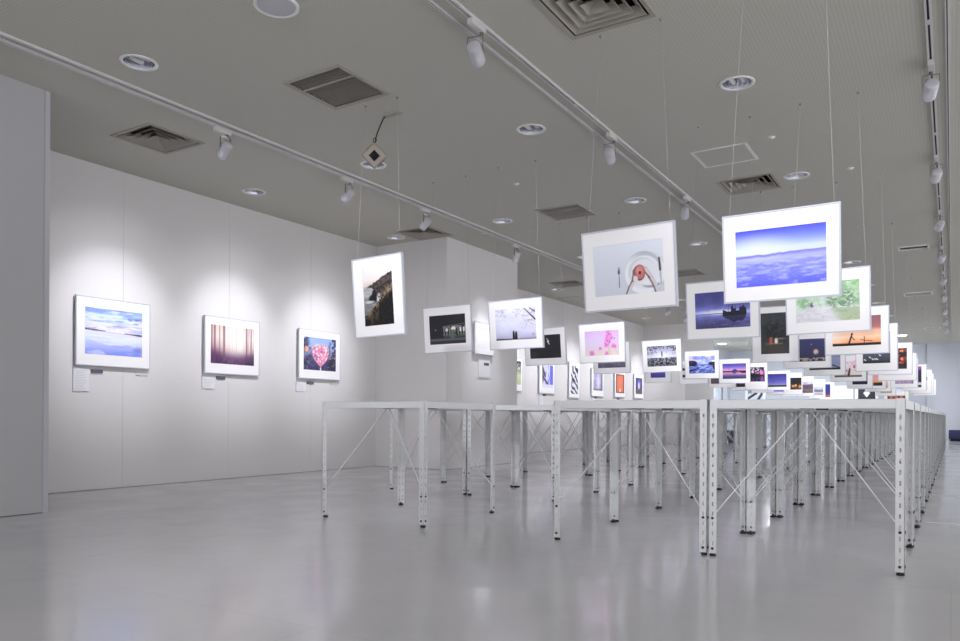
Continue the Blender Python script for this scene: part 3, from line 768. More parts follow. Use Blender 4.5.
def a_rocks(a):        # blue sea between rocks under clouds
    a.grad([(0, (.32, .38, .72)), (.5, (.46, .54, .86)), (.58, (.66, .74, .96)), (.8, (.50, .58, .92)), (1, (.60, .62, .92))])
    f = a.n(7, 8, 2, 4); a.mix((a.v > .55) * ss(.45, .65, f) * .8, (.92, .88, .94)); a.mix((a.v < .5) * ss(.5, .7, a.n(9, 16, 7)) * .7, (.82, .86, 1)); a.mix((a.v < .5) * (a.n(8, 14, 12) > .58) * .5, (.18, .22, .50))
    for cx, cy, rx, ry in ((.12, .58, .30, .15), (.20, .50, .16, .08), (.86, .55, .16, .10), (.98, .45, .10, .26)):
        a.mix(a.ell(cx, cy + .05 * (f - .5), rx, ry, .15), (.16, .14, .22))
    a.mix(a.seg(0, .12, .38, .30, .05, .015), (.13, .13, .26)); a.mix(a.ell(.95, .70, .12, .05, .5), (.98, .92, .88)); a.mix(a.ell(.1, .64, .1, .03, .4) * .6, (.45, .34, .34))
def a_blocks(a):
    a.fill((.86, .86, .88))
    for x, y in ((.08, .70), (.20, .62), (.08, .25), (.2, .3), (.55, .7), (.75, .3), (.5, .2)): a.mix(((np.abs(a.u - x) < .07) & (np.abs(a.v - y) < .09)) * 1.0, (.16, .16, .20))
def a_pinklake(a):     # lake mirroring a pink dusk and a far mountain
    a.grad([(0, (.18, .18, .34)), (.2, (.36, .32, .56)), (.36, (.90, .60, .72)), (.44, (.56, .40, .58)), (.50, (.16, .16, .32)), (.54, (.92, .64, .74)), (.66, (.66, .50, .78)), (.85, (.34, .32, .68)), (1, (.26, .26, .60))])
    a.mul(.9 + .2 * a.n(4, 16, 3)); h = .50 + .16 * np.clip(1 - np.abs(a.u - .52) / .16, 0, 1)
    a.mix(((a.v < h) & (a.v > .47)) * 1.0, (.22, .28, .52)); a.mix(((a.v > .47) & (a.v < .52 + .02 * a.n(20, 1, 4))) * 1.0, (.09, .09, .20)); a.mix(a.ell(.9, .44, .22, .07, .4), (.06, .06, .13)); a.mix(a.ell(.5, .40, .12, .06, .5) * .8, (.20, .24, .46))
    for x in (.27, .86): a.mix(a.seg(x, .5, x, .82, .006) * .6, (.2, .2, .4))
def a_brown(a): a.fill((.36, .32, .34)); a.mul(.7 + .6 * a.n(12, 12, 4))
def a_cherry(a):       # lit cherry trees over black water
    a.fill((.10, .09, .13)); f = a.n(14, 12, 3, 4); a.mix((a.v > .52) * ss(.42, .62, f), (.72, .60, .72)); a.mix((a.v > .6) * (f > .64), (.94, .84, .90))
    a.mix(a.ell(.82, .55, .12, .2, .6), (.96, .46, .78)); a.mix(a.ell(.84, .16, .10, .14, .6) * .9, (.80, .40, .86)); a.mix((a.v < .3) * (f > .5) * .6, (.40, .28, .56)); a.mix(((a.v > .36) & (a.v < .5)) * .8, (.05, .05, .06))
def a_dusk(a):
    a.grad([(0, (.10, .10, .22)), (.12, (.15, .14, .26)), (.16, (.56, .56, .70)), (.4, (.36, .35, .72)), (1, (.17, .16, .44))]); a.mul(.9 + .2 * a.n(7, 10, 2))
def a_street(a):
    a.fill((.12, .11, .13)); f = a.n(9, 9, 5, 3); a.mix((f > .55) * (a.v < .5) * .7, (.50, .33, .22))
    for x, y, r in ((.1, .55, .09), (.25, .42, .08), (.62, .35, .1), (.9, .25, .1), (.45, .3, .08), (.2, .8, .08)): a.mix(a.ell(x, y, r, r, .7), (1, .72, .40))
def a_mount(a):
    a.grad([(0, (.40, .33, .35)), (.4, (.56, .46, .46)), (.6, (.52, .42, .50)), (.8, (.76, .74, .86)), (1, (.86, .86, .94))]); h = .6 + .25 * a.n(3, 1, 4); a.mix((a.v < h) * (a.v > .35) * .8, (.36, .30, .36)); a.mul(.8 + .4 * a.n(12, 12, 6))
def a_palesea(a):
    a.grad([(0, (.62, .58, .60)), (.25, (.84, .83, .86)), (.4, (.35, .37, .46)), (.6, (.70, .71, .78)), (1, (.92, .88, .90))]); a.mul(.85 + .3 * a.n(6, 9, 6))
def a_blueorange(a):
    a.grad([(0, (.85, .42, .30)), (.15, (.66, .32, .32)), (.3, (.20, .22, .50)), (1, (.15, .18, .46))]); a.mul(.8 + .4 * a.n(8, 10, 6))
def a_strip(a):
    a.grad([(0, (.10, .10, .12)), (.2, (.16, .15, .19)), (.5, (.66, .64, .72)), (1, (.50, .48, .60))]); a.mul(.7 + .6 * a.n(14, 8, 3))
def a_violet(a): a.grad([(0, (.55, .52, .92)), (.4, (.50, .46, .86)), (1, (.30, .28, .60))])
def a_plumdark(a): a.grad([(0, (.10, .10, .14)), (.25, (.14, .13, .18)), (.35, (.55, .36, .60)), (1, (.74, .56, .74))])
def a_forest_night(a): # night woods with two small lit figures on a track
    a.fill((.19, .21, .23)); a.mul(.75 + .5 * a.n(8, 12, 5)); a.mix(a.ell(.48, .55, .2, .2, .8) * (a.n(12, 16, 9) > .42), (.08, .09, .09)); a.mix(a.ell(.5, .5, .6, .1, .8) * .3, (.10, .10, .10))
    a.mix(a.ell(.45, .12, .28, .20, .6) * .7, (.30, .25, .22)); a.mix(a.seg(.36, .27, .36, .38, .035), (.72, .34, .26)); a.mix(a.seg(.54, .28, .54, .35, .035), (.93, .90, .86)); a.mix(a.seg(.2, .25, .75, .25, .012) * .6, (.62, .52, .44)); a.mix(a.ell(.68, .37, .12, .02, .5) * .6, (.7, .6, .5))
def a_moonrise(a):     # night sky, glowing ball above a snowy bush line
    a.grad([(0, (.13, .13, .20)), (.1, (.20, .19, .26)), (.3, (.21, .21, .36)), (1, (.25, .25, .44))]); a.mix((a.v < .16) * (a.n(22, 12, 6) > .5), (.66, .62, .62)); a.mix(a.ell(.74, .42, .10, .11, .5), (.90, .76, .66)); a.mix(a.seg(.75, .12, .75, .38, .008), (.30, .26, .30)); a.mix(a.ell(.62, .75, .012, .015, .3), (.9, .9, 1)); a.mix((a.v < .03) * 1.0, (.05, .05, .07))
def a_slope(a):
    a.grad([(0, (.10, .11, .15)), (.08, (.12, .13, .18)), (.12, (.60, .64, .76)), (.6, (.56, .59, .72)), (1, (.36, .38, .52))]); a.mul(.85 + .3 * a.n(5, 7, 6)); a.mix(a.seg(.45, .42, .98, .10, .05, .02), (.16, .17, .24)); a.mix((a.v < .1) * 1.0, (.10, .11, .15))
def a_blossom_couple(a):
    a.grad([(0, (.30, .29, .27)), (.1, (.42, .41, .38)), (.14, (.92, .87, .82)), (1, (.96, .94, .95))]); a.mix((a.n(12, 12, 4) > .58) * (a.v > .3) * .7, (.93, .70, .80)); a.mix(a.ell(.72, .62, .05, .1, .4), (.72, .25, .50)); a.mix(a.seg(.52, .14, .56, .5, .06, .04), (.26, .15, .20)); a.mix(a.ell(.45, .40, .04, .05, .3), (.60, .35, .45))
def a_bluedark(a): a.grad([(0, (.09, .10, .16)), (.5, (.22, .24, .42)), (1, (.30, .32, .56))]); a.mul(.8 + .4 * a.n(9, 9, 5))
def a_afterglow(a):
    a.grad([(0, (.06, .05, .07)), (.22, (.10, .08, .09)), (.26, (.96, .66, .42)), (.5, (.95, .62, .60)), (1, (.86, .52, .66))]); a.mix(a.ell(.12, .3, .16, .14, .3), (.26, .16, .13))
def a_sand(a): a.grad([(0, (.72, .64, .55)), (.5, (.88, .80, .76)), (1, (.93, .91, .95))])
def a_seesaw(a):       # silhouettes on a see-saw before an orange evening sky
    a.grad([(0, (.05, .05, .07)), (.08, (.07, .06, .08)), (.10, (.97, .62, .42)), (.3, (.96, .80, .66)), (.5, (.94, .70, .58)), (.62, (.66, .42, .42)), (1, (.52, .34, .38))])
    a.mix(ss(.4, 0, a.u) * (a.v > .12) * (a.v < .55) * .7, (.98, .92, .84)); a.mul(.93 + .14 * a.n(4, 10, 5)); a.mix((a.v < .08) * 1.0, (.05, .05, .07))
    a.mix(a.seg(.35, .10, .40, .34, .022), (.06, .05, .07)); a.mix(a.ell(.41, .40, .03, .04, .2), (.06, .05, .07)); a.mix(a.seg(.66, .30, .66, .06, .008), (.35, .16, .14)); a.mix(a.seg(.58, .20, .82, .14, .008), (.30, .14, .12)); a.mix(a.seg(.40, .3, .46, .2, .012), (.06, .05, .07))
def a_harbour(a):      # starry night over a harbour with white boats
    a.grad([(0, (.08, .08, .11)), (.1, (.24, .24, .28)), (.26, (.30, .31, .37)), (.34, (.24, .26, .40)), (.6, (.25, .25, .52)), (1, (.14, .14, .36))]); a.mul(.85 + .3 * a.n(7, 10, 5)); a.mix((a.v > .4) * (a.n(40, 50, 6, 1) > .93) * .8, (.9, .9, 1))
    for x, y in ((.08, .10), (.26, .18), (.45, .12), (.52, .12), (.62, .24), (.36, .12)): a.mix(a.seg(x - .02, y + .03, x + .03, y, .014), (.95, .95, .95))
    a.mix(a.ell(.46, .36, .05, .05, .8), (.66, .66, 1))
def a_lantern(a):
    a.fill((.13, .10, .12)); f = a.n(9, 8, 3, 3); a.mix((f > .5) * (a.v > .25), (.75, .30, .22)); a.mix((f > .6) * (a.v > .3), (.95, .50, .32)); a.mix((a.v < .12) * 1.0, (.20, .14, .15)); a.mix(((np.floor(a.u * 9) % 2) == 0) * (a.v > .2) * .5, (.10, .08, .12))
def a_snow(a): a.grad([(0, (.90, .90, .93)), (.5, (.80, .82, .88)), (1, (.93, .94, .97))])
def a_lilac(a): a.fill((.66, .56, .68)); a.mul(.75 + .5 * a.n(16, 16, 3)); a.mix(ss(.9, 1, a.u) * .7, (.30, .24, .30))
def a_purplenight(a):
    a.grad([(0, (.14, .13, .14)), (.10, (.20, .18, .18)), (.13, (.86, .84, .86)), (.22, (.80, .79, .84)), (.28, (.08, .07, .15)), (.75, (.10, .08, .20)), (.86, (.48, .22, .55)), (1, (.58, .30, .62))])
def a_meadow(a): a.grad([(0, (.80, .84, .62)), (.4, (.82, .84, .72)), (.75, (.88, .88, .90)), (1, (.84, .86, .93))]); a.mix(a.ell(.95, .66, .05, .1, .2), (.05, .05, .07))
def a_blueflag(a): a.grad([(0, (.93, .93, .96)), (.3, (.88, .90, .98)), (1, (.22, .32, .70))])
def a_lake(a):
    a.grad([(0, (.50, .55, .92)), (.15, (.66, .70, .98)), (.36, (.84, .87, 1)), (.48, (.90, .90, 1)), (.54, (.93, .89, .97)), (.66, (.84, .86, .99)), (.8, (.74, .82, .99)), (1, (.58, .70, .95))])
    f = a.n(3, 22, 2, 5); g = a.n(6, 30, 12, 4)
    a.mix((a.v > .52) * ss(.50, .66, f) * .75, (.50, .60, .88)); a.mix((a.v > .52) * ss(.48, .32, f) * .6, (.94, .96, 1)); a.mix((a.v > .55) * ss(.55, .7, g) * .5, (.46, .54, .84)); a.mix((a.v > .5) * (a.v < .68) * ss(.55, .7, g) * .35, (.96, .86, .92))
    a.mix((a.v < .42) * ss(.5, .7, a.n(3, 12, 9)) * .6, (.93, .95, 1)); a.mix((a.v < .42) * ss(.54, .72, a.n(3, 14, 15)) * .4, (.48, .54, .88))
    sh = .505 - .05 * (a.u - .5); hh = .022 * a.n(40, .2, 5) * ss(.36, .05, np.minimum(a.u, 1.03 - a.u)) + .006
    ml = ss(hh + .008, hh - .004, np.abs(a.v - sh - .004)) * ss(.37, .33, np.minimum(a.u, 1.03 - a.u)); a.mix(ml * .9, (.22, .22, .36))
    a.mix(ss(.018, .006, np.abs(a.v - sh - .012)) * (a.u > .34) * (a.u < .70) * ss(.35, .6, a.n(40, 3, 7)) * .8, (.98, .95, .98)); a.mix(ss(.012, .004, np.abs(a.v - sh + .01)) * (a.u > .34) * (a.u < .7) * .35, (.52, .48, .72))
    for cx, cy, r in ((.93, .80, .10), (.78, .80, .05), (.86, .74, .08)): a.mix(a.ell(cx, cy + .03 * (a.n(16, 4, 3) - .5), r, .035, .7) * ss(.35, .5, g) * .85, (.32, .36, .66))
    a.mix(a.ell(.93, .16, .10, .07, .8) * .5, (.42, .46, .76))
def a_woods(a):
    a.grad([(0, (.20, .14, .30)), (.14, (.34, .22, .36)), (.3, (.55, .38, .46)), (.45, (.82, .68, .68)), (.7, (.92, .86, .82)), (1, (.86, .80, .74))]); a.mix(a.ell(.60, .66, .46, .42, .9) * .95, (1, .99, .95))
    st = a.n(30, .5, 4, 3); near = ss(.10, .42, np.abs(a.u - .60))
    a.mix(ss(.50, .62, st) * ss(.2, .45, a.v) * near * .75, (.58, .40, .46)); a.mix(ss(.55, .7, a.n(60, .6, 9, 2)) * (a.v > .3) * .25 , (.74, .60, .60))
    for x, w in ((.30, .030), (.10, .018), (.03, .02), (.82, .022), (.93, .014), (.20, .010)): a.mix(a.seg(x, .1, x, 1.05, w) * .75, (.50, .32, .40))
    a.mix(ss(.36, .1, a.v + .1 * (a.n(12, 4, 8) - .5)) * .55, (.34, .20, .36)); a.mix(ss(.3, .0, a.v) * ss(.5, .66, a.n(22, 16, 6)) * .45, (.62, .44, .54)); a.mix(ss(.35, .0, a.u) * ss(.6, .1, a.v) * .5, (.28, .18, .34)); a.mix(ss(.62, 1, a.u) * ss(.4, .0, a.v) * .5, (.18, .13, .28))
def a_festival(a):
    a.grad([(0, (.20, .20, .34)), (.3, (.30, .30, .46)), (.62, (.62, .66, .86)), (.8, (.62, .72, .96)), (1, (.60, .70, .98))]); f = a.n(14, 12, 3, 4); g = a.n(28, 24, 7, 3)
    side = ss(.16, .32, np.abs(a.u - .48) - .10 * ss(.5, .9, a.v)); a.mix(side * ss(.36, .5, f) * .95, (.17, .16, .24)); a.mix(side * ss(.56, .66, g) * .6, (.52, .50, .62)); a.mix(a.ell(.10, .62, .10, .10, .4) * ss(.4, .5, f), (.94, .66, .50)); a.mix(a.ell(.88, .42, .14, .06, .4) * ss(.45, .55, g) * .8, (.84, .72, .70))
    X_ = (a.u - .52) / .26; Y_ = (a.v - .40) / .32; hrt = (X_ ** 2 + (Y_ - .55 * np.sqrt(np.abs(X_))) ** 2)
    a.mix(ss(1.15, .85, hrt + .3 * (g - .5)), (.90, .52, .66)); a.mix(ss(1.05, .7, hrt) * ss(.48, .58, g), (.98, .86, .90)); a.mix(ss(1.05, .8, hrt) * ss(.60, .70, f) * .8, (.50, .32, .50)); a.mix(ss(1.3, .9, hrt) * (Y_ > .35) * ss(.5, .58, g) * .9, (.88, .84, .86))
    a.mix(a.ell(.52, .05, .03, .06, .4), (.90, .86, .90)); a.mix((a.v < .2) * (hrt > 1.1) * ss(.55, .65, g) * .35, (.46, .42, .66))
def a_white(a): a.grad([(0, (.93, .93, .94)), (1, (.96, .96, .97))]); a.mix((a.v < .25) * (a.n(12, 20, 3) > .6) * .3, (.86, .86, .88))
def a_greenblur(a): a.grad([(0, (.72, .78, .60)), (.4, (.80, .85, .70)), (.7, (.40, .44, .34)), (1, (.16, .17, .17))]); a.mix(a.ell(.5, .72, .4, .2, .6) * (a.n(10, 10, 3) > .5), (.86, .87, .83))
def a_street_blue(a): a.fill((.84, .85, .96)); a.mix((a.u > .72) * 1.0, (.42, .42, .86)); a.mix((a.n(8, 9, 4) > .56) * (a.u > .3) * .7, (.46, .48, .90)); a.mix(a.seg(.02, .9, .30, .5, .06), (.20, .18, .24)); a.mix(a.seg(.05, .5, .6, .1, .05), (.30, .28, .36)); a.mix(a.ell(.1, .55, .1, .3, .5) * .7, (.28, .24, .26)); a.mix((a.v < .15) * 1.0, (.88, .87, .95))
def a_zebra(a): a.fill((.90, .90, .94)); w = a.u * 3 + a.v * 5 + 2.2 * a.n(3, 4, 5); a.mix((np.sin(w * 4.2) > .1) * 1.0, (.18, .18, .25))
def a_portrait(a): a.fill((.70, .66, .80)); a.mul(.8 + .4 * a.n(9, 9, 2)); a.mix(a.ell(.55, .45, .2, .4, .6), (.84, .85, .98)); a.mix(ss(.75, 1, a.u) * .7, (.30, .24, .30)); a.mix((a.v < .1) * .6, (.30, .40, .32))
def a_orange(a): a.fill((.88, .46, .34)); a.mix(ss(.2, 0, a.u) + ss(.85, 1, a.u) + ss(.9, 1, a.v), (.20, .12, .11)); a.mix(a.ell(.5, .16, .1, .1, .6), (1, .96, .90)); a.mix(a.ell(.5, .5, .3, .4, .8) * .5, (.96, .56, .42)); a.mix((a.v < .06) * 1.0, (.2, .12, .1))
def a_bluewhite(a): a.fill((.24, .23, .34)); a.mix(a.ell(.55, .6, .3, .3, .5), (.42, .44, .92)); a.mix(a.ell(.5, .5, .12, .2, .6), (.96, .96, 1)); a.mix((a.v < .3) * 1.0, (.36, .33, .34)); a.mul(.8 + .4 * a.n(9, 9, 4))
def a_diag(a): a.fill((.86, .87, .90)); a.mix((a.v > .55 + .5 * a.u - .1) * (a.n(8, 10, 3) > .4) * .8, (.40, .42, .52)); a.mix(a.seg(.05, .2, .95, .95, .09), (.16, .18, .25)); a.mix(a.seg(.7, .1, .95, .6, .1), (.22, .25, .32)); a.mix(a.ell(.72, .62, .08, .14, .3), (.97, .97, .98))
def a_diamond(a): a.fill((.10, .10, .15)); a.mix(((np.abs(a.u - .5) * 1.7 + np.abs(a.v - .55)) < .34) * 1.0, (.96, .96, .97)); a.mix((a.u < .08) * 1.0, (.14, .12, .40))
def a_ember(a): a.fill((.76, .40, .30)); a.mix((np.sin(a.u * 22) > .2) * .8, (.24, .14, .13)); a.mul(.8 + .4 * a.n(9, 9, 4))

def print_mesh(fn, w, h, res):
    """a flat print sheet w x h facing -y, its picture held in a colour attribute"""
    ny = max(8, int(res)); nx = max(8, int(res * w / h))
    if w < h: nx = max(8, int(res)); ny = max(8, int(res * h / w))
    X, Z = np.meshgrid(np.linspace(-w / 2, w / 2, nx + 1), np.linspace(-h / 2, h / 2, ny + 1))
    co = np.stack([X, np.zeros_like(X), Z], -1).reshape(-1, 3)
    i = np.arange(ny)[:, None] * (nx + 1) + np.arange(nx)[None, :]
    quads = np.stack([i, i + 1, i + nx + 2, i + nx + 1], -1).reshape(-1, 4)
    me = bpy.data.meshes.new('print')
    me.vertices.add(len(co)); me.vertices.foreach_set('co', co.ravel())
    me.loops.add(quads.size); me.loops.foreach_set('vertex_index', quads.ravel())
    me.polygons.add(len(quads)); me.polygons.foreach_set('loop_start', np.arange(0, quads.size, 4)); me.polygons.foreach_set('loop_total', np.full(len(quads), 4))
    me.update(calc_edges=True)
    a = Art(X / w + .5, Z / h + .5, w / h)
    fn(a)
    c = np.concatenate([lin(np.clip(a.c, 0, 1)), np.ones(a.c.shape[:2] + (1,))], -1).reshape(-1, 4)
    at = me.color_attributes.new('Col', 'FLOAT_COLOR', 'POINT')
    at.data.foreach_set('color', c.ravel().astype(np.float32))
    me.materials.append(M_print)
    return me

_cache = {}
def frame_mesh(W, Hh, D=0.022, b=0.009):
    k = ('f', W, Hh)
    if k not in _cache:
        f = MB(); w, h = W / 2, Hh / 2
        for s in (-1, 1):
            f.box(*sorted((s * w, s * (w - b))), -D, 0, -h, h)
            f.box(-w + b, w - b, -D, 0, *sorted((s * h, s * (h - b))))
        f.box(-w + b, w - b, -0.006, -0.002, -h + b, h - b)
        _cache[k] = f.mesh('frame', M_frame)
    return _cache[k]
def mount_mesh(W, Hh, iw, ih, cx, cz, b=0.009):
    k = ('m', W, Hh, iw, ih, cx, cz)
    if k not in _cache:
        f = MB(); w, h = W / 2 - b, Hh / 2 - b
        x0, x1, z0, z1 = cx - iw / 2, cx + iw / 2, cz - ih / 2, cz + ih / 2
        f.box(-w, x0, -0.0185, -0.0165, -h, h); f.box(x1, w, -0.0185, -0.0165, -h, h)
        f.box(x0, x1, -0.0185, -0.0165, z1, h); f.box(x0, x1, -0.0185, -0.0165, -h, z0)
        _cache[k] = f.mesh('mount', M_mat)
    return _cache[k]

def photograph(loc, rz, roll, W, Hh, img, fn, res, label, group, wires=None, name='framed_photograph', hook_dy=0.0, hook_dx=0.0, pitch=0.0):
    root = thing(name, label, 'framed photograph', loc, (pitch, -roll, rz), group)
    iw, ih, cx, cz = img
    link('frame', frame_mesh(W, Hh), root)
    link('mount', mount_mesh(W, Hh, iw, ih, cx, cz), root)
    p = link('print', print_mesh(fn, iw + 0.004, ih + 0.004, res), root); p.location = (cx, -0.0155, cz)
    if wires:
        Minv = (Matrix.Translation(Vector(loc)) @ root.rotation_euler.to_matrix().to_4x4()).inverted()
        for s in (-1, 1):
            lo = Vector((s * (W / 2 - 0.03), 0.002, Hh / 2 - 0.03))
            hi = Minv @ Vector((loc[0] + hook_dx + s * wires + 0.01 * random.uniform(-1, 1), loc[1] + hook_dy, H - 0.012))
            m = MB(); m.tube(lo, hi, 0.0009, 5)
            wr = m.build('wire', M_wire, root)
            hk = MB(); hk.lathe([(0.0, -0.006), (0.004, -0.004), (0.004, 0.004), (0.012, 0.006), (0.012, 0.0115), (0.0, 0.0115)], 12)
            ho = hk.build('ceiling_hook', M_hook, wr); ho.location = hi
            ho.rotation_euler = (-pitch, roll, -rz)
    return root

LIMG = (0.42, 0.28, 0, 0.0); PIMG = (0.262, 0.41, 0, 0.005)
HANG = {
 # file A (leftmost, starts in the second row), file B, file C, file D (rightmost)
 ('A', 1): ('L', a_night_house, 90, 'white house lit at night on black', (-4.14, 5.97), 1.2, None),
 ('A', 2): ('L', a_bird, 70, 'single small pale figure on a black field', (-4.15, 8.05), 1.0, None),
 ('A', 3): ('L', a_band, 50, 'dusky grey violet seascape', (-4.14, 10.1), 0.6, None),
 ('A', 4): ('P', a_sunset_sea, 50, 'violet sea under a pale orange sun', (-4.14, 12.1), 0.2, (0.25, 0.38, 0, -0.005)),
 ('A', 5): ('L', a_blocks, 40, 'dark square shapes on white', (-4.14, 14.12), 0.3, (0.42, 0.28, 0, 0)),
 ('A', 6): ('L', a_brown, 30, 'dark brown texture', (-4.12, 16.15), 0.0, (0.42, 0.28, -.03, 0)),
 ('A', 7): ('L', a_strip, 30, 'black shore below a pale sky', (-4.14, 18.2), 0.2, None),
 ('A', 8): ('L', a_snow, 24, 'pale snow scene', (-4.14, 20.2), 0, None),
 ('A', 9): ('L', a_violet, 24, 'plain violet sky', (-4.14, 22.2), 0, None),
 ('A', 10): ('L', a_plumdark, 24, 'plum sky over black ground', (-4.1, 24.2), 0, None),
 ('B', 0): ('P', a_cliff, 110, 'dark grassy sea cliff under pale sky', (-3.405, 4.06), 2.3, None),
 ('B', 1): ('L', a_couple, 110, 'two small figures under bare branches', (-3.36, 5.93), 1.1, None),
 ('B', 2): ('L', a_cosmos, 90, 'pink cosmos flowers on lilac sky', (-3.38, 7.96), 0.9, None),
 ('B', 3): ('L', a_reeds, 80, 'grey figure standing behind dark reeds', (-3.40, 10.1), 1.0, None),
 ('B', 4): ('L', a_rocks, 70, 'blue sea between dark rocks', (-3.41, 12.1), 0.4, None),
 ('B', 5): ('L', a_pinklake, 60, 'lake mirroring a pink dusk mountain', (-3.385, 14.12), 0.3, None),
 ('B', 6): ('P', a_cherry, 50, 'lit cherry trees over black water', (-3.43, 16.15), 0.2, (0.34, 0.30, 0.0, 0.04)),
 ('B', 7): ('L', a_dusk, 44, 'deep violet dusk above a dark shore', (-3.40, 18.2), 0.1, (0.44, 0.30, -.02, 0)),
 ('B', 8): ('P', a_street, 40, 'orange street lamps at night', (-3.40, 20.2), 0.0, (0.36, 0.30, 0.02, 0.0)),
 ('B', 9): ('P', a_mount, 36, 'brown mountain ridge', (-3.42, 22.2), 0.0, (0.36, 0.32, 0.02, -0.02)),
 ('B', 10): ('P', a_palesea, 36, 'pale grey shore', (-3.40, 24.2), 0.0, (0.34, 0.30, 0, -0.04)),
 ('B', 11): ('P', a_blueorange, 36, 'deep blue sky above an orange glow', (-3.40, 26.2), 0.0, (0.22, 0.42, 0, 0)),
 ('C', 0): ('L', a_plate, 130, 'pink ring cake held over a white plate', (-1.52, 3.945), 1.6, None),
 ('C', 1): ('L', a_ship, 110, 'dark ship on violet water', (-1.51, 5.91), 0.6, None),
 ('C', 2): ('P', a_forest_night, 80, 'night woods with two tiny lit figures', (-1.51, 7.95), -0.2, (0.27, 0.41, 0.0, 0.01)),
 ('C', 3): ('L', a_moonrise, 70, 'glowing ball in a dark blue night sky', (-1.53, 10.05), 0.0, None),
 ('C', 4): ('L', a_slope, 60, 'grey mist over a dark slope', (-1.58, 11.95), 0.1, None),
 ('C', 5): ('L', a_blossom_couple, 50, 'pale pink blossoms and a dark figure', (-1.50, 14.12), 0.0, (0.42, 0.28, 0, -.01)),
 ('C', 6): ('P', a_bluedark, 40, 'dark blue night', (-1.51, 16.15), 0.0, None),
 ('C', 7): ('L', a_afterglow, 44, 'pink and orange afterglow over black land', (-1.48, 18.2), 0.0, (0.42, 0.29, 0, -0.01)),
 ('C', 8): ('L', a_sand, 24, 'pale sand shore', (-1.50, 20.2), 0.0, None),
 ('C', 9): ('P', a_sand, 24, 'pale sand dune upright', (-1.46, 22.2), 0.0, None),
 ('C', 10): ('L', a_blueflag, 24, 'white ground below bright blue', (-1.40, 24.2), 0.0, None),
 ('D', 0): ('L', a_clouds, 150, 'blue sea of clouds', (-0.738, 4.0), 0.6, (0.43, 0.285, 0, -0.005)),
 ('D', 1): ('L', a_path, 110, 'green woodland path', (-0.76, 5.86), 0.6, None),
 ('D', 2): ('L', a_seesaw, 80, 'silhouettes before an orange evening sky', (-0.78, 8.0), 0.4, None),
 ('D', 3): ('P', a_harbour, 60, 'starry harbour with white boats', (-0.765, 10.05), 0.4, (0.29, 0.37, 0, 0.0)),
 ('D', 4): ('L', a_lantern, 60, 'red lanterns in the dark', (-0.75, 12.1), 0.0, (0.43, 0.29, -.005, 0.0)),
 ('D', 5): ('L', a_snow, 24, 'white winter scene', (-0.77, 14.12), 0.0, None),
 ('D', 6): ('P', a_lilac, 44, 'lilac blossoms', (-0.765, 16.15), 0.0, (0.30, 0.40, 0, 0.0)),
 ('D', 7): ('P', a_purplenight, 44, 'purple night reflected in pale water', (-0.68, 18.2), 0.0, (0.27, 0.44, 0.0, 0.02)),
 ('D', 8): ('P', a_meadow, 36, 'pale meadow', (-0.62, 20.2), 0.0, None),
 ('D', 9): ('P', a_snow, 24, 'white hillside', (-0.62, 22.2), 0.0, None),
 ('D', 10): ('L', a_snow, 24, 'white frozen lake', (-0.655, 24.2), 0.0, None),
}
HOOK = {('C', 0): (-.09, .24), ('C', 4): (0, .23), ('B', 0): (-.14, .17), ('B', 4): (0, .23), ('D', 6): (0, .24)}
TILT = {('B', 0): (1.3, .4, 3.6), ('A', 1): (.4, .5, 4.6), ('B', 1): (.1, -.3, 6.2), ('B', 2): (.4, -.7, 5.1), ('B', 3): (.8, -1.4, 5.7), ('B', 4): (-.4, -3, 7.5),
        ('D', 0): (-.1, -.2, 7.2), ('C', 0): (-.6, -5.4, 8.0), ('C', 1): (-.2, -1.4, 7.1), ('D', 1): (.3, -2, 6.5), ('D', 2): (.2, -2.4, 6.8)}
FILES = {'A': 'leftmost hanging file', 'B': 'second hanging file', 'C': 'third hanging file', 'D': 'rightmost hanging file'}
for (fi, k), (o, fn, res, desc, (x, y), roll, img) in HANG.items():
    W, Hh = (0.56, 0.45) if o == 'L' else (0.45, 0.56)
    idx = k if fi == 'A' else k + 1
    zc = 1.54 - (0.01 if k == 0 and fi != 'B' else 0)
    roll, yw, pt = TILT.get((fi, k), (0.25 * roll, random.uniform(-1.5, 0.5), random.uniform(5.4, 6.8)))
    photograph((x, y + 0.011, zc), math.radians(yw), math.radians(roll), W, Hh, img or (LIMG if o == 'L' else PIMG), fn, res,
               'photo of %s, %s in the %s' % (desc, ORD[idx], FILES[fi]), 'hanging photographs in the ' + FILES[fi], wires=0.19 if o == 'L' else 0.15, pitch=math.radians(pt), hook_dy=HOOK.get((fi, k), (0, 0))[1], hook_dx=HOOK.get((fi, k), (0, 0))[0])

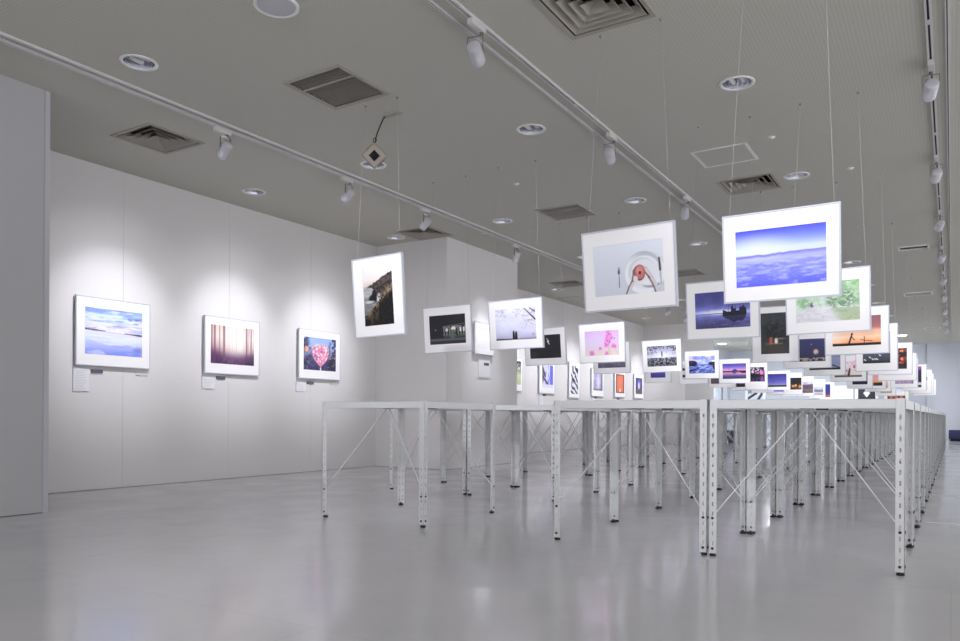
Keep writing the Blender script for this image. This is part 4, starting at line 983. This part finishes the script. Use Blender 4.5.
# pictures on the walls
gap = 0.020
wall_art = [(4.10, 0.735, 0.63, (0.565, 0.425, 0, 0.005), a_lake, 110, 'pale blue lake and clouds, nearest on the left wall', 1.455),
            (5.465, 0.735, 0.61, (0.58, 0.41, 0, 0.01), a_woods, 100, 'purple misty woods, second on the left wall', 1.44),
            (6.795, 0.72, 0.60, (0.56, 0.40, 0, 0.01), a_festival, 90, 'pink blossom cascade under blue sky, third on the left wall', 1.44)]
for y, W, Hh, img, fn, res, d, z in wall_art:
    photograph((XL + gap, y, z), PI / 2, 0.0, W, Hh, img, fn, res, 'framed photo of ' + d, 'framed photographs on the left wall')
photograph((XP + gap, 8.77, 1.76), PI / 2, 0, 0.50, 0.44, (0.36, 0.28, 0, 0), a_white, 40, 'white-framed nearly blank photo on the wall pier, above a square card', 'framed photographs on the left wall')
bay2 = [(11.72, 0.50, 0.60, (0.34, 0.42, 0.02, 0.03), a_greenblur, 'blurred green leaves, first beyond the pier'),
        (12.95, 0.66, 0.62, (0.46, 0.44, 0.02, 0.02), a_street_blue, 'blue and white street scene, second beyond the pier'),
        (14.19, 0.52, 0.74, (0.36, 0.58, 0, 0), a_zebra, 'black and white wavy stripes, tall frame'),
        (15.41, 0.68, 0.62, (0.50, 0.40, 0, 0.02), a_portrait, 'lilac and pale blue figure, fourth beyond the pier'),
        (16.72, 0.68, 0.60, (0.52, 0.44, 0, 0.02), a_orange, 'orange glow in a dark border, fifth beyond the pier'),
        (17.97, 0.66, 0.60, (0.46, 0.40, 0, 0.01), a_bluewhite, 'white light on blue, last before the second pier')]
for y, W, Hh, img, fn, d in bay2:
    photograph((XL + gap, y, 1.44), PI / 2, 0, W, Hh, img, fn, 50, 'framed photo of ' + d, 'framed photographs beyond the pier')
for x, fn, d in ((-5.80, a_diag, 'dark diagonal ridge on white, on the far wall at left'), (-3.07, a_white, 'plain white scene, on the far wall left of a diamond photo'),
                 (-2.34, a_diamond, 'white diamond on black, on the far wall'), (-1.50, a_ember, 'dark orange stripes, last on the far wall')):
    photograph((x, YF - gap, 1.455), 0, 0, 0.70, 0.58, (0.50, 0.40, 0, 0), fn, 40, 'framed photo of ' + d, 'framed photographs on the far wall')

# caption cards and small tags under the wall pictures
def card(y, z, w, h, label, x=XL, dark=False, pic=False):
    c = MB(); c.box(0, 0.012, -w / 2, w / 2, -h / 2, h / 2, 0)
    if not dark:
        if pic: c.box(0.012, 0.0126, -0.01, w / 2 - 0.03, h / 2 - 0.075, h / 2 - 0.035, 2)
        else:
            n = max(2, int(h / 0.016)); rg = random.Random(int(y * 100))
            for i in range(n):
                zz = h / 2 - 0.014 - i * (h - 0.02) / n
                c.box(0.012, 0.0124, -w / 2 + 0.012, -w / 2 + 0.012 + (w - 0.024) * (0.25 if i == 0 else rg.uniform(0.55, 1.0)), zz - 0.0022, zz, 1)
    o = c.build('name_tag' if dark else 'caption_card', [M_tagdark if dark else M_card, M_ink, M_tagdark])
    o.location = (x + 0.0005, y, z)
    tag(o, label, 'name tag' if dark else 'caption card', 'small dark tags below pictures' if dark else 'white caption cards below pictures')
card(3.80, 1.015, 0.145, 0.215, 'tall white caption card below the pale blue lake photo')
card(3.95, 1.093, 0.11, 0.032, 'small dark name tag below the pale blue lake photo', dark=True)
c = MB(); c.box(0, 0.010, -0.06, 0.06, -0.008, 0.008); o = c.build('title_strip', M_strip); o.location = (XL + .0005, 4.40, 1.085); tag(o, 'thin white title strip below the right end of the lake photo', 'label strip')
card(5.17, 1.035, 0.155, 0.125, 'small white caption card below the purple woods photo')
card(5.33, 1.093, 0.11, 0.030, 'small dark name tag below the purple woods photo', dark=True)
card(6.50, 1.04, 0.15, 0.11, 'small white caption card below the pink blossom photo')
card(6.66, 1.093, 0.11, 0.030, 'small dark name tag below the pink blossom photo', dark=True)
c = MB(); c.box(0, 0.010, -0.06, 0.06, -0.008, 0.008); o = c.build('title_strip', M_strip); o.location = (XL + .0005, 7.07, 1.09); tag(o, 'thin white title strip below the right end of the blossom photo', 'label strip')
card(8.81, 1.35, 0.30, 0.24, 'square white card with a small dark picture on the wall pier', XP, pic=True)
for y, d in ((11.8, 'the blurred green photo'), (12.95, 'the blue street photo'), (15.41, 'the lilac figure photo'), (16.72, 'the orange glow photo')):
    card(y - 0.2, 1.00, 0.16, 0.18, 'white caption card below ' + d); card(y - 0.05, 1.10, 0.11, 0.03, 'small dark name tag below ' + d, dark=True)

# floor tape, benches, glazed door in the far recess
for y, w in ((5.93, 'nearer'), (8.05, 'farther')):
    t = MB(); t.box(-0.15, 3.5, y - 0.012, y + 0.012, 0.0002, 0.0014); o = t.build('floor_tape', M_tape)
    tag(o, 'straight white tape line on the floor right of the tables, the %s one' % w, 'floor tape', 'white tape lines')
def bench(x, y, w, label):
    root = thing('bench', label, 'bench', (x, y, 0))
    b = rounded_cube(0.5, 0.05, 3); o = b.build('seat_cushion', M_navy, root); o.scale = (w, 0.5, 0.27); o.location = (0, 0, 0.195)
    p = MB(); p.box(-w / 2 + 0.04, w / 2 - 0.04, -0.2, 0.2, 0.0, 0.07); p.build('plinth', M_black, root)
bench(0.52, 26.6, 1.20, 'navy blue upholstered bench against the far wall at right')
bench(-4.86, 20.6, 0.44, 'navy blue upholstered stool far left behind the table legs')
root = thing('glazed_door', 'pale glazed door with dark post in the far left recess', 'door', (XL, 25.9, 0))
f = MB()
for y in (-0.78, -0.02, 0.74): f.box(0.0, 0.05, y - 0.03, y + 0.03, 0, 2.2)
f.box(0, 0.05, -0.81, 0.77, 2.14, 2.2); f.box(0, 0.05, -0.81, 0.77, 0.0, 0.1)
f.build('door_frame', M_rail, root)
for s in (-1, 1):
    p = MB(); p.box(0.015, 0.025, -0.75 if s < 0 else 0.01, -0.05 if s < 0 else 0.71, 0.1, 2.14); p.build('door_pane', M_pane, root)
p = MB(); p.box(0.05, 0.08, -0.06, 0.02, 0.0, 2.14); p.build('post', mat('grey_post', (0.45, 0.45, 0.50), 0.5), root)

# ------------------------------------------------------------------ daylight and fill from the open sides of the hall
w = bpy.data.worlds.new('daylight'); scene.world = w; w.use_nodes = True
bg = w.node_tree.nodes['Background']
bg.inputs['Color'].default_value = (0.945, 0.94, 1.0, 1); bg.inputs['Strength'].default_value = 1.62

# ------------------------------------------------------------------ camera
cam = bpy.data.cameras.new('camera'); co = link('camera', cam); scene.camera = co
FPX = 748.7
cam.sensor_fit = 'HORIZONTAL'; cam.sensor_width = 36.0; cam.lens = FPX / 960 * 36
roll = 0.0057; yaw = math.radians(32.23)
fwd = Vector((-math.sin(yaw), math.cos(yaw), 0)); right = Vector((math.cos(yaw), math.sin(yaw), 0)); up = Vector((0, 0, 1))
cr = right * math.cos(roll) + up * math.sin(roll); cu = up * math.cos(roll) - right * math.sin(roll)
M = Matrix((( cr.x, cu.x, -fwd.x, 0), (cr.y, cu.y, -fwd.y, 0), (cr.z, cu.z, -fwd.z, 0.7163), (0, 0, 0, 1)))
co.matrix_world = M
cam.shift_y = (414.44 - 320.5) / 960
cam.clip_start = 0.05; cam.clip_end = 100

scene.view_settings.view_transform = 'Standard'
scene.view_settings.look = 'None'
scene.view_settings.gamma = 1.0
scene.view_settings.exposure = 0.56
scene.cycles.use_denoising = True
scene.cycles.max_bounces = 8
scene.cycles.diffuse_bounces = 4
scene.cycles.sample_clamp_indirect = 6.0
